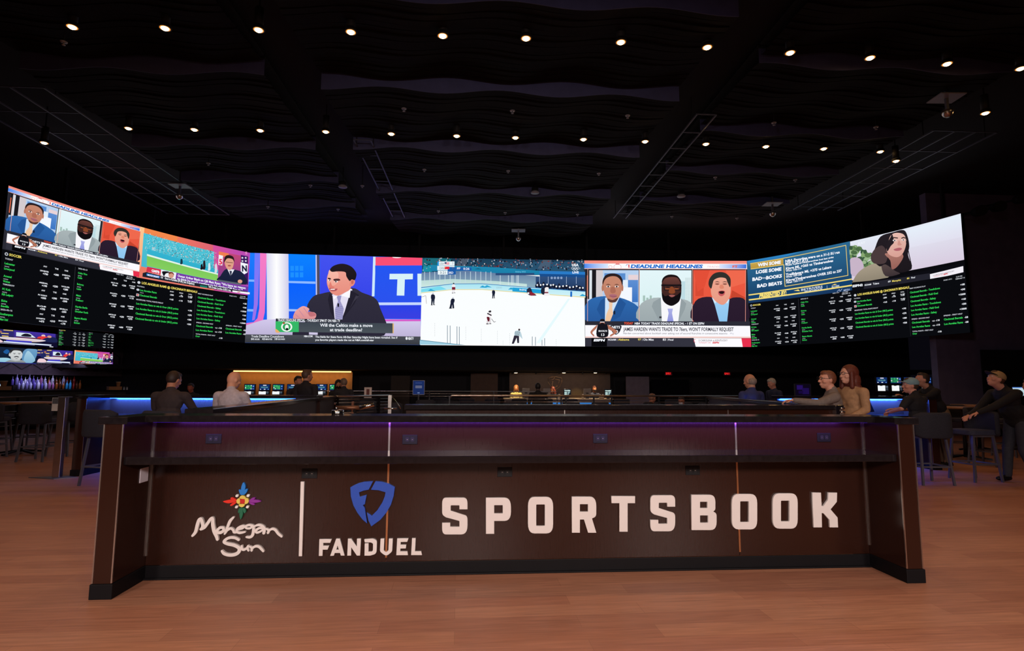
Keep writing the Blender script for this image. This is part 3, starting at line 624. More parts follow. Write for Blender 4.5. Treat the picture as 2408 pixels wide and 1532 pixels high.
    a.blob(((1525, 540), (1570, 530), (1600, 600), (1650, 632), (1560, 632), (1520, 600)), '2A2A40'); a.blob(((1560, 580), (1640, 620), (1570, 635)), '8C2436'); r(1525, 590, 1550, 615, 'F4F0F4'); a.blob(((1765, 530), (1815, 525), (1812, 590), (1830, 630), (1740, 630)), 'F4F0F2'); r(1760, 585, 1812, 602, '7C2034'); a.blob(((1715, 540), (1760, 520), (1755, 620), (1715, 600)), '1E2438')
    a.ell(1414, 1106, 13, 15, '3A3034'); a.blob(((1355, 1130), (1400, 1118), (1435, 1140), (1458, 1230), (1440, 1215), (1410, 1190), (1350, 1185)), 'BCD4DE'); 
    for k in range(5): a.line(((1365 + 14 * k, 1128), (1362 + 12 * k, 1188)), 4, '3A4A58')
    P(((1345, 1185), (1412, 1192), (1412, 1290), (1388, 1290), (1380, 1215), (1340, 1300), (1312, 1300)), '2C2838')
    for x, y0, y1 in ((425, 1042, 1300), (462, 1046, 1302), (557, 1058, 1306), (589, 1062, 1308), (1590, 1200, 1330), (1633, 1206, 1330), (1724, 1218, 1332), (1760, 1224, 1332)): r(x, y0, x + 8, y1, '6E8494')
    for x, y0 in ((254, 1015), (678, 1065), (892, 1095), (1112, 1125), (1280, 1160), (1190, 1262), (1918, 1244)): 
        for k in range(8): r(x, y0 + 24 * k, x + 5, y0 + 24 * k + 8, '9AA8B0')
    P(((50, 1242), (700, 1320), (700, 1360), (50, 1360)), '9ED0E4'); a.line(((50, 1246), (690, 1322)), 7, '3C7A98'); a.line(((70, 655), (135, 635), (145, 745)), 4, '5A3030'); P(((1650, 1290), (2080, 680), (2110, 680), (1700, 1290)), 'E6FBFE')
    r(295, 165, 315, 220, '2A9EE8'); r(315, 165, 528, 222, 'EAF6FA'); r(293, 226, 528, 284, 'EAF6FA'); r(300, 290, 434, 345, 'EAF6FA'); P(((434, 240), (760, 250), (760, 292), (545, 292), (545, 345), (434, 345)), '1E5CAA')
    a.text(322, 210, 32, 'USA', '5A6A7A', 62, .0); a.text(322, 272, 32, 'CHN', '5A6A7A', 62, .0); r(392, 176, 420, 196, '2A3A6A'); r(420, 176, 458, 212, 'F0A8B4'); r(392, 196, 420, 212, 'F0C8D0'); r(392, 236, 458, 272, 'E02A3A'); a.ell(402, 246, 4, 5, 'F8E060', n=8)
    a.text(498, 210, 32, '7', '5A6A7A', 16, .0); a.text(496, 272, 32, '0', '5A6A7A', 18, .0); a.text(330, 334, 34, '3:21', '46586A', 78, .0); a.text(444, 334, 30, '3RD', WH, 68); a.text(562, 276, 30, 'PP', WH, 46); a.text(648, 280, 30, '0:26', WH, 84)
    a.text(2130, 234, 36, 'USA', WH, 94, .04); 
    for k in range(5): cx, cy = 2142 + 18 * k, 262 + (k % 2) * 14; a.line([(cx + 15 * math.cos(t), cy + 15 * math.sin(t)) for t in [.62 * j for j in range(10)]], 4, WH, True)
    a.text(2138, 334, 30, 'LIVE', WH, 86, .04)
    return a
# ---- three talking heads under DEADLINE HEADLINES
def art_headlines():
    a = Art(((82, 137), (2255, 137), (2308, 1307), (97, 1300))); r = a.rect; P = a.poly; q = random.Random(5)
    r(60, 120, 2330, 1330, '2A2A34'); r(70, 130, 2270, 182, 'F58476', 'F2998C'); r(80, 178, 2260, 246, 'FDFDFF'); a.hg(80, 180, 400, 242, '3C86F0', 'DCEBFF'); a.hg(1890, 184, 2250, 240, 'DCE8FF', '2E6EE0')
    for x, rr in ((430, 24), (525, 50)): a.line([(x + rr * math.cos(t), 225 + rr * .8 * math.sin(t)) for t in [.5 * j for j in range(13)]], 5, 'E8A0A8', True)
    r(500, 180, 550, 192, 'E0606A'); P(((668, 190), (684, 190), (684, 236), (672, 236)), 'E02A3A'); P(((650, 188), (664, 188), (630, 214)), '2A5AB8')
    a.text(700, 236, 46, 'DEADLINE HEADLINES', '1F6FD0', 960, .05, shear=.15); a.text(1715, 230, 26, 'TRADES', 'F0B8C0', 170, 0, shear=.3); a.text(2062, 230, 30, 'FT', 'F0603A', 70, .04)
    r(80, 244, 2262, 252, 'F2B8B0'); r(100, 252, 2280, 975, '26262E')
    # first head
    r(120, 268, 808, 958, 'B8D2F0', 'A8C8EE'); r(120, 268, 240, 660, '1C1A20'); r(150, 270, 185, 660, 'DCE4EC'); r(118, 340, 132, 620, 'D86A4A'); r(240, 268, 330, 640, 'D4CCD0'); r(350, 310, 630, 420, '5A8ED0'); r(600, 400, 720, 560, 'E4F0FC'); r(670, 330, 800, 480, 'E8D4D8'); r(665, 400, 800, 700, '5E90D4', '3A74C4'); r(560, 500, 720, 720, 'F4F8FF')
    a.blob(((130, 690), (360, 620), (460, 700), (560, 640), (800, 760), (815, 960), (120, 960)), '2F6AB0', '28589A'); P(((362, 640), (552, 640), (480, 800), (430, 958), (358, 958)), 'CFE4FA'); P(((412, 702), (462, 702), (456, 780), (470, 860), (430, 958), (362, 958), (380, 860), (415, 780)), 'F2CBAA', 'EFC6A0')
    P(((362, 640), (300, 680), (250, 800), (340, 958), (360, 958)), '245596'); P(((555, 640), (640, 720), (560, 900), (440, 958), (430, 958)), '245596'); r(474, 818, 498, 866, '1A2438')
    a.blob(((330, 400), (380, 340), (460, 320), (540, 340), (590, 410), (590, 500), (560, 610), (500, 690), (420, 690), (360, 600), (325, 480)), 'C98A70', 'C07E66'); a.ell(328, 510, 14, 44, 'B87860'); a.ell(592, 510, 12, 44, 'B87860')
    a.blob(((330, 470), (330, 400), (370, 335), (460, 312), (550, 335), (592, 400), (588, 480), (568, 410), (520, 360), (450, 350), (385, 370), (350, 410)), '2A1E20')
    for x in (402, 515): a.ell(x, 490, 26, 12, 'F0E8E6'); a.ell(x, 490, 11, 12, '2A1A1A'); a.blob(((x - 34, 470), (x, 455), (x + 34, 472), (x, 465)), '4A2E2A')
    a.blob(((440, 500), (485, 500), (502, 560), (465, 582), (430, 562)), 'AE6C58'); a.blob(((415, 605), (465, 592), (520, 608), (470, 650)), 'B06C78'); a.line(((418, 620), (515, 622)), 5, '6A3038'); a.blob(((390, 650), (460, 672), (535, 640), (500, 700), (420, 700)), '5C3A34')
    # second head
    r(815, 268, 1512, 960, 'E4F6FA', 'D8F0F0'); 
    for k in range(4): r(865 + 45 * k, 610 + (k % 2) * 30, 895 + 45 * k, 690, 'A8C4BC')
    for j in range(22):
        for i in range(6): r(1430 + 13 * i, 370 + 16 * j, 1436 + 13 * i, 377 + 16 * j, '9AA8A8')
    r(1370, 420, 1424, 700, 'BFDDE4')
    a.blob(((840, 720), (1080, 640), (1230, 740), (1360, 660), (1520, 730), (1540, 962), (825, 962)), 'ABB6B8', '9CA8AC'); P(((1100, 640), (1370, 660), (1340, 962), (1110, 962)), 'F8F8FC'); P(((1100, 640), (1000, 700), (980, 760), (1080, 962), (1115, 962)), '94A0A4'); P(((1370, 650), (1440, 720), (1420, 800), (1340, 962), (1335, 962)), '94A0A4'); P(((1190, 790), (1262, 790), (1250, 850), (1272, 962), (1185, 962), (1205, 850)), 'AEB2E8', '8E94DC')
    a.blob(((1115, 420), (1160, 350), (1240, 335), (1320, 355), (1368, 430), (1370, 600), (1330, 700), (1235, 752), (1150, 690), (1112, 590)), '4A2A26', '3A2220'); a.blob(((1140, 400), (1200, 360), (1300, 365), (1340, 410), (1340, 460), (1140, 455)), '6A3F38', '54302C')
    a.blob(((1112, 440), (1125, 380), (1180, 338), (1250, 330), (1320, 350), (1365, 410), (1368, 450), (1330, 380), (1250, 362), (1160, 380)), '1A1214'); a.blob(((1112, 570), (1150, 620), (1200, 610), (1245, 600), (1300, 615), (1368, 570), (1350, 680), (1290, 735), (1235, 752), (1170, 725), (1125, 670)), '120E12')
    r(1105, 465, 1375, 486, '141216'); 
    for x in (1190, 1310): a.line([(x - 50, 480), (x + 52, 480), (x + 46, 540), (x - 40, 540)], 10, '1A1618', True); a.ell(x, 505, 20, 9, '1C1414'); a.ell(x - 4, 522, 34, 12, '8A4A30')
    a.blob(((1225, 500), (1265, 500), (1290, 570), (1245, 590), (1205, 570)), '8A4628'); a.blob(((1205, 612), (1245, 602), (1290, 614), (1245, 636)), 'A05A58'); r(1080, 895, 1112, 920, '30343C')
    # third head
    r(1530, 268, 2228, 962, 'EC5B44', 'E8563C'); P(((1560, 420), (1670, 400), (1670, 620), (1560, 620)), 'D84A34'); P(((1960, 268), (2228, 268), (2228, 440), (2040, 500)), 'F0694E'); P(((2050, 540), (2228, 640), (2228, 800), (2030, 640)), 'C8452E'); P(((1530, 268), (1750, 268), (1680, 500), (1590, 560)), 'E44F38')
    a.blob(((1560, 690), (1760, 630), (1900, 720), (2060, 640), (2230, 680), (2235, 964), (1545, 964)), '2C1E30', '281A2C'); P(((1780, 640), (2015, 660), (1985, 962), (1880, 962), (1820, 740)), '9FD0F6', '8CC4F0'); P(((1780, 640), (1820, 720), (1850, 690), (1790, 650)), 'D8ECFC'); P(((2015, 660), (1990, 720), (1950, 700)), 'D8ECFC')
    a.blob(((1765, 480), (1775, 400), (1840, 360), (1920, 350), (1990, 400), (2030, 480), (2020, 620), (1960, 720), (1900, 735), (1820, 680), (1772, 600)), 'EFA890', 'E89A84')
    a.blob(((1770, 520), (1735, 470), (1745, 390), (1800, 320), (1880, 295), (1960, 310), (2020, 370), (2030, 440), (2020, 500), (1985, 430), (1960, 380), (1880, 370), (1810, 400), (1790, 450)), '30302C')
    for x in (1850, 1952): a.blob(((x - 32, 455), (x, 448), (x + 32, 455), (x, 468)), '8A5044'); a.blob(((x - 36, 432), (x, 420), (x + 36, 434), (x, 430)), '4A3430')
    a.blob(((1890, 470), (1925, 470), (1940, 510), (1908, 522), (1880, 508)), 'E0886E'); a.blob(((1865, 560), (1910, 545), (1952, 556), (1945, 600), (1905, 622), (1870, 600)), 'C85A5E'); a.blob(((1872, 562), (1910, 552), (1945, 560), (1930, 588), (1890, 588)), '2A1418')
    for x in (122, 808, 1516): r(x, 262, x + 6, 962, 'F0B0A0')
    r(2226, 262, 2232, 962, 'F0A090')
    # captions
    r(90, 962, 2290, 1022, '2B2B36'); P(((92, 1015), (2292, 1022), (2300, 1172), (95, 1166)), 'FBFAFF'); r(95, 1166, 2302, 1186, 'F6D4CE'); r(96, 1186, 2310, 1320, '33333F'); r(178, 1190, 385, 1320, '08080C')
    a.text(608, 1004, 30, 'TODAY', 'F0583C', 122, .04, shear=.15); a.text(750, 1005, 30, 'NBA TODAY TRADE DEADLINE SPECIAL - 1 ET ON ESPN', WH, 925, .03, shear=.15)
    a.text(602, 1092, 50, "JAMES HARDEN WANTS TRADE TO 76ers, WON'T FORMALLY REQUEST", '2A2A38', 1470, .02); a.text(600, 1136, 26, 'Harden concerned about backlash over asking out of second franchise in consecutive seasons', '4A4A58', 1385, 0, shear=.15); a.text(2020, 1136, 26, 'Woj', 'A8A8B8', 50, 0, shear=.15)
    a.blob(((430, 1020), (568, 1018), (565, 1075), (540, 1120), (498, 1142), (450, 1100)), '22222C'); a.text(448, 1058, 34, 'NETS', WH, 110, .03); a.ell(510, 1104, 22, 24, WH); a.ell(510, 1104, 13, 15, '22222C')
    a.blob(((255, 1010), (180, 1080), (165, 1120), (205, 1165), (215, 1150), (190, 1115), (240, 1060)), 'B8745C'); a.blob(((390, 1010), (470, 1060), (520, 1105), (440, 1165), (425, 1150), (470, 1110), (400, 1065)), 'B8745C')
    a.blob(((265, 1005), (320, 1030), (385, 1005), (395, 1165), (250, 1165)), '16161E'); a.ell(320, 990, 34, 36, 'A8664E'); a.ell(320, 1012, 36, 28, '18141A'); a.blob(((290, 975), (300, 935), (345, 935), (352, 975)), '17141A'); r(292, 968, 350, 978, 'E8E8EE'); a.text(272, 1105, 24, 'BROOKLYN', WH, 112, .02); a.text(308, 1160, 34, '13', WH, 42, .02)
    a.text(206, 1232, 30, 'ESPN', WH, 146, .06, shear=.15); a.text(398, 1222, 24, 'NCAAM', WH, 104, .03); a.text(532, 1222, 28, 'Alabama', YE, 148, .02); a.text(796, 1222, 28, '97', YE, 40, .02); a.text(866, 1222, 28, 'Ole Miss', WH, 140, .02); a.text(1126, 1222, 28, '83', WH, 42, .02); a.text(1200, 1222, 24, 'Final', WH, 68, .02)
    for x in (516, 850, 1185): r(x, 1196, x + 4, 1226, 'C8C8D0')
    P(((1538, 1188), (2180, 1190), (2200, 1320), (1570, 1320)), 'FDFBFF'); P(((2175, 1190), (2310, 1190), (2315, 1320), (2196, 1320)), 'E8304E'); a.text(1605, 1232, 26, 'S CAROLINA at KENTUCKY', '3A3A48', 385, 0); a.text(1605, 1260, 22, 'TONIGHT ON', 'E06A78', 160, 0); a.text(1790, 1260, 22, 'ESPN', 'E0283C', 84, .05, shear=.2); a.line([(1556 + 16 * math.cos(t), 1225 + 22 * math.sin(t)) for t in [1.2 + .5 * j for j in range(9)]], 5, 'E0405A')
    return a
# ---- betting boards, drawn once and shown twice
def art_soccer():
    a = Art(((75, 978), (1100, 868), (1120, 1375), (95, 1428))); a.poly(((0, 0), (1, 0), (1, 1), (0, 1)), '0B0C10', raw=True); sl = -.107
    U = Art(); U.poly(((0, 0), (1, 0), (1, 1), (0, 1)), '0A0B0F')
    T = lambda u, v, h, s, c, w: U.text(u, v, h, s, c, w, .03)
    U.ell(.028, .06, .011, .024, 'B8BCC4'); U.ell(.028, .06, .005, .012, '22242A'); T(.045, .075, .036, 'SOCCER', YE, .078)
    rows = [('TODAY', None, .135), ('Leicester', 'Liverpool', .19), ('Arsenal', 'Wolves', .37), ('TOMORROW', None, .50), ('FC Koln', 'RB Leipzig', .555), ('Elche', 'Sevilla', .72), ('2022-02-12', None, .855), ('Southampton', 'Man Utd', .905)]
    od = {'Leicester': ('+700', '+380', '-270'), 'Arsenal': ('+190', '+230', '+280'), 'FC Koln': ('+500', '+390', '-200'), 'Elche': ('+750', '+340', '-250'), 'Southampton': ('+475', '+310', '-170')}
    for n, m, v in rows:
        if m is None: T(.022, v, .022, n, 'C4C8D0', .05 if len(n) < 6 else .072); 
        if m is None:
            for u, s in ((.27, 'AWAY'), (.35, 'TIE'), (.42, 'HOME')): T(u, v - .005, .022, s, 'DADDE4', .026)
            continue
        T(.022, v + .015, .03, n, G1, .011 * len(n) * .65); T(.022, v + .05, .018, 'versus', 'A8ACB4', .03); T(.022, v + .09, .03, m, G1, .011 * len(m) * .65)
        o = od[n]; T(.25, v + .012, .02, n.upper(), WH, .06); T(.27, v + .055, .028, o[0], WH, .036); T(.345, v + .035, .028, o[1], WH, .036); T(.405, v + .012, .02, m.upper(), WH, .06); T(.42, v + .055, .028, o[2], WH, .036)
    U.rect(.492, .03, .4935, .98, '4A4C55')
    T(.515, .055, .022, '2022-02-13', 'C4C8D0', .07); T(.82, -.04 + .06, .02, 'PAGE 1 OF 2', 'C4C8D0', .06); T(.91, .03, .02, '12:14 PM', 'C4C8D0', .05); T(.905, .06, .02, 'FEBRUARY 10', 'C4C8D0', .075)
    for u, s in ((.80, 'AWAY'), (.885, 'TIE'), (.96, 'HOME')): T(u, .11, .022, s, 'DADDE4', .028)
    r2 = [('Celta Vigo', 'Cadiz', .11), ('Bologna', 'Lazio', .29), ('Mainz', 'Freiburg', .47), ('Hertha Berlin', 'Greuther Furth', .65), ('Bayern Munich', 'Bochum', .83)]; o2 = [('Even', '+230', '+300'), ('+210', '+250', '+110'), ('+140', '+235', '+200'), ('+110', '+230', '+270'), ('-500', '+600', '+1200')]
    for (n, m, v), o in zip(r2, o2):
        T(.515, v + .02, .03, n, G1, .011 * len(n) * .65); T(.515, v + .055, .018, 'versus', 'A8ACB4', .03); T(.515, v + .095, .03, m, G1, .011 * len(m) * .65)
        T(.78, v + .07, .02, n.upper()[:9], WH, .06); T(.795, v + .11, .028, o[0], WH, .038); T(.873, v + .09, .028, o[1], WH, .036); T(.935, v + .07, .02, m.upper()[:9], WH, .055); T(.945, v + .11, .028, o[2], WH, .038)
    return U
def art_rams():
    U = Art(); U.poly(((0, 0), (1, 0), (1, 1), (0, 1)), '0A0B0F'); T = lambda u, v, h, s, c, w: U.text(u, v, h, s, c, w, .03)
    U.ell(.022, .085, .012, .024, 'D0D4DC'); T(.045, .1, .042, 'LOS ANGELES RAMS @ CINCINNATI BENGALS', YE, .475)
    T(.01, .16, .02, 'FOOTBALL', 'C4C8D0', .06); U.ell(.018, .215, .012, .02, 'C8CCD8'); T(.035, .23, .034, 'Los Angeles Rams', G1, .135); T(.035, .265, .018, 'versus', 'A8ACB4', .03); U.rect(.008, .285, .03, .33, 'C8CCD8'); U.rect(.012, .295, .026, .32, 'D04838'); T(.035, .32, .034, 'Cincinnati Bengals', G1, .14)
    for u, s, p, q2 in ((.28, 'MONEY', '-200', '+165'), (.36, 'SPREAD', '-110', '-110'), (.44, 'TOTAL', '-110', '-110')): T(u, .16, .02, s, 'DADDE4', .034); T(u, .225, .028, p, WH, .034); T(u, .31, .028, q2, WH, .034)
    for u, s in ((.375, '-4'), (.375, '+4')): T(u, .2, .018, s, WH, .01)
    for v, s in ((.2, 'Ov 48.5'), (.285, 'Un 48.5')): T(.438, v, .02, s, WH, .04)
    T(.01, .40, .024, 'MONEYLINE / TOTAL POINTS PARLAY', 'C4C8D0', .22)
    for k, (s, o) in enumerate((('Los Angeles Rams to win & Over (48.5) points', '+190'), ('Los Angeles Rams to win & Under (48.5) points', '+270'), ('Cincinnati Bengals to win & Over (48.5) points', '+380'), ('Cincinnati Bengals to win & Under (48.5) points', '+500'))): T(.012, .475 + .088 * k, .034, s, G1, .35); T(.445, .475 + .088 * k, .03, o, WH, .036)
    U.rect(.505, .07, .5063, .98, '3E4048'); T(.525, .12, .022, 'FIRST SCORING PLAY', 'C4C8D0', .14); T(.82, .07, .02, 'PAGE 3 OF 3', 'C4C8D0', .07); T(.925, .05, .02, '12:15 PM', 'C4C8D0', .05); T(.92, .085, .02, 'FEBRUARY 10', 'C4C8D0', .075)
    for k, (s, o) in enumerate((('Cincinnati Bengals - Touchdown', '+185'), ('Cincinnati Bengals - Field Goal', '+340'), ('Cincinnati Bengals - Safety', '+10000'), ('Los Angeles Rams - Touchdown', '+160'), ('Los Angeles Rams - Field Goal', '+300'), ('Los Angeles Rams - Safety', '+10000'))): T(.525, .2 + .082 * k, .034, s, G1, .26 - .02 * (k % 3)); T(.955 - .02 * (len(o) > 4), .2 + .082 * k, .03, o, WH, .036 + .02 * (len(o) > 4))
    for u, h in ((.525, 'SPREAD - SECOND HALF'), (.8, 'SPREAD - FIRST HALF')):
        T(u, .685, .022, h, 'C4C8D0', .155)
        for k, s in enumerate(('Cincinnati Bengals', 'Los Angeles Rams')): T(u, .755 + .08 * k, .034, s, G1, .155); T(u + .175, .755 + .08 * k, .02, '+2.5', WH, .022); T(u + .205 if u < .7 else .97, .755 + .08 * k, .03, '-110', WH, .034 if u < .7 else .028)
    T(.525, .91, .022, 'TOTAL POINTS - FIRST HALF', 'C4C8D0', .18); T(.525, .955, .03, 'Over', G1, .04); T(.74, .955, .03, '-110', WH, .034)
    return U
def art_football():
    a = Art(((1050, 432), (1880, 618), (1858, 935), (1020, 828))); r = a.rect; P = a.poly; q = random.Random(9)
    P(((1040, 425), (1890, 615), (1870, 940), (1010, 835)), 'F5894A', 'E87A6A'); a.hg(1350, 480, 1900, 660, 'F0785A', 'C2408E'); a.hg(1620, 560, 1900, 945, 'D8509A', 'B04AB8'); P(((1040, 430), (1085, 440), (1055, 745), (1020, 835)), 'FFC890', 'F8A080')
    P(((1078, 480), (1628, 612), (1620, 838), (1058, 742)), '4EC4D8', '48B8CC')
    for k in range(620):
        t = q.random(); x = 1078 + 550 * t; y = 480 + 132 * t + q.random() ** .9 * (130 + 0 * t); a.rect(x, y, x + q.uniform(3, 6), y + q.uniform(3, 6), q.choice(['E8F0F4', '2A6A8C', 'F0B8A0', '1E4A60', '7ADCE8', 'C8E8EC', 'A06A5A', '35A8C8']))
    P(((1062, 608), (1625, 755), (1622, 800), (1060, 665)), '35B4D2', '2FB0CC'); P(((1060, 665), (1622, 790), (1620, 838), (1058, 742)), '7CC85A', '86D060'); P(((1060, 650), (1622, 782), (1622, 792), (1060, 664)), 'E4F4E8')
    for x, y, h, c in ((1342, 718, 40, '1A3A48'), (1520, 752, 66, '2A1A20'), (1500, 755, 40, '14141C'), (1558, 760, 56, 'D8E8F0'), (1608, 775, 66, 'D8DCE8')): a.blob(((x - 6, y - h * .9), (x + 5, y - h), (x + 10, y - h * .4), (x + 6, y), (x - 10, y), (x - 8, y - h * .4)), c)
    P(((1630, 615), (1842, 655), (1836, 866), (1622, 835)), 'C24878', '7A3A90'); P(((1630, 615), (1705, 630), (1700, 660), (1630, 648)), 'F08050'); P(((1630, 640), (1662, 648), (1655, 722), (1625, 716)), 'F4F2F8'); a.text(1630, 712, 40, '5', 'E83A5A', 26, .05); P(((1790, 640), (1840, 652), (1836, 860), (1790, 845)), '3A1A60')
    for k in range(4): x, y = 1800 + 24 * (k % 2), 662 + 24 * (k // 2); a.poly([(x + (9 if j % 2 == 0 else 4) * math.sin(j * math.pi / 5), y - (9 if j % 2 == 0 else 4) * math.cos(j * math.pi / 5)) for j in range(10)], WH)
    P(((1787, 695), (1838, 708), (1834, 770), (1812, 785), (1787, 765)), WH); a.text(1795, 762, 44, 'N', '1A1A3A', 36, .05)
    a.blob(((1640, 800), (1670, 755), (1700, 745), (1750, 752), (1800, 775), (1822, 860), (1622, 836)), '1C2440', '181E38'); P(((1690, 745), (1742, 750), (1715, 800)), 'E8EAF4'); P(((1706, 760), (1724, 762), (1716, 810)), '2A3048')
    a.blob(((1672, 690), (1690, 660), (1720, 660), (1738, 690), (1730, 735), (1708, 755), (1682, 735)), 'E0A088'); a.blob(((1668, 700), (1675, 655), (1700, 642), (1735, 655), (1742, 695), (1728, 672), (1690, 668)), '2A1C1C'); a.line(((1682, 695), (1730, 700)), 4, '5A3A30'); a.ell(1706, 722, 12, 5, 'A84A4A'); a.ell(1780, 838, 16, 14, 'E0A088'); P(((1622, 828), (1790, 852), (1786, 866), (1622, 840)), '5A6470')
    P(((1060, 748), (1175, 766), (1170, 806), (1052, 788)), 'D8304A'); a.text(1096, 786, 20, 'GMFB', WH, 66, .04, slope=.16); a.text(1070, 800, 12, '9:14 LIVE', 'F8C8C8', 88, .02, slope=.15)
    P(((1175, 766), (1300, 786), (1296, 836), (1170, 812)), 'F0F0F6'); a.blob(((1185, 780), (1230, 778), (1245, 786), (1215, 795), (1200, 815), (1188, 800)), '14141A'); a.ell(1258, 806, 22, 22, 'D89A84'); a.blob(((1236, 800), (1245, 782), (1272, 785), (1282, 805), (1262, 792)), '7A3A2A')
    P(((1300, 786), (1838, 876), (1832, 912), (1292, 836)), '7A3AA8', '6E30A0'); a.text(1310, 816, 18, 'Owner Arthur Blank on QB Matt Ryan: "We have no reason', WH, 508, .03, slope=.155); a.text(1306, 838, 18, 'to think he won\'t continue to be playing QB for us."', WH, 490, .03, slope=.155)
    P(((1052, 790), (1292, 836), (1832, 912), (1828, 940), (1020, 828), (1020, 800)), '20222E'); P(((1055, 800), (1164, 818), (1162, 834), (1052, 816)), '2A80D8'); a.text(1062, 818, 13, 'MOCK DRAFT', WH, 96, .04, slope=.15); a.text(1172, 832, 13, 'DJ', WH, 18, .03); a.text(1205, 838, 15, 'George Karlaftis (PUR) (via Dolphins)', WH, 236, .03, slope=.15); a.text(1548, 890, 15, 'WR Drake London (USC) (via', WH, 165, .03, slope=.15); P(((1484, 872), (1540, 880), (1538, 896), (1484, 888)), '1A7A6A'); P(((1724, 906), (1845, 918), (1844, 934), (1724, 924)), 'F6F4FA'); a.text(1760, 922, 9, 'NFL', 'D83A4A', 20, .04)
    a.text(1098, 622, 24, 'HD', 'C8E4EC', 30, .02); a.text(1818, 636, 20, 'S', 'F0A0C8', 16)
    return a
def art_bets():
    a = Art(((55, 567), (1065, 370), (1100, 868), (75, 978))); P = a.poly; sl = -.19
    P(((50, 565), (1070, 368), (1105, 872), (70, 985)), '2C6A94', '16355E'); 
    P(((60, 570), (560, 470), (300, 560), (70, 620)), '2F86C8', '2A6A9C')
    P(((86, 592), (380, 540), (382, 602), (90, 645)), 'C9A64E', 'B8933E'); P(((75, 893), (1095, 748), (1096, 760), (76, 905)), 'F5DD78'); P(((78, 940), (1098, 810), (1100, 824), (80, 953)), 'F5DD78')
    P(((76, 905), (1096, 760), (1098, 810), (78, 940)), '12406E')
    a.line(((380, 540), (1022, 410), (1048, 716), (400, 818), (386, 604), (92, 646)), 7, 'E8CC70'); a.line(((86, 592), (380, 540)), 5, 'E8CC70')
    for x, y, w, s in ((150, 622, 208, 'WIN SOME'), (136, 692, 228, 'LOSE SOME'), (106, 762, 84, 'BAD'), (226, 748, 144, 'BOOKS'), (148, 828, 224, 'BAD BEATS')): a.text(x, y, 32, s, WH, w, .05, slope=-.14)
    a.text(192, 740, 12, 'FOR THE', WH, 32, .03)
    for x, y, w, s in ((400, 582, 555, 'NBA Favorites were on a 31-2 SU run'), (400, 602, 222, 'and 29-3-1 ATS'), (406, 655, 478, 'Kings ML +265 vs Timberwolves'), (406, 716, 460, 'Trailblazers ML +375 vs Lakers'), (410, 772, 570, 'Kings/Timberwolves OVER 232 to 237')): a.text(x, y, 25, s, WH, w, .04, slope=-.165)
    for x, y, w, s in ((400, 618, 490, 'Then: Lakers/Timberwolves lost last night'), (406, 674, 152, 'Won: 132-119'), (408, 734, 154, 'Won: 107-105'), (414, 790, 158, 'Final: 132-119')): a.text(x, y, 16, s, WH, w, .04, slope=-.165)
    a.text(168, 926, 34, 'PRESENTED BY:', 'F8E27A', 246, .06, shear=.15, slope=-.13); a.text(556, 866, 22, 'BETRIVERS', 'D8E4F0', 218, .02, slope=-.14); a.text(590, 880, 16, 'SPORTSBOOK', 'D8E4F0', 186, .02, slope=-.14); a.text(872, 838, 15, 'ELYSEE', 'D8E4F0', 82, .03, slope=-.14); P(((868, 816), (905, 800), (930, 806), (900, 812)), 'F5DD78'); P(((484, 862), (530, 850), (545, 868)), 'F5DD78'); a.line(((820, 815), (822, 852)), 3, 'C8D4E4'); a.line(((930, 880), (955, 858), (962, 878), (985, 852)), 5, 'A8B8D8'); a.text(1002, 880, 22, 'MESH', 'A8B8D8', 70, .02, slope=-.13)
    return a
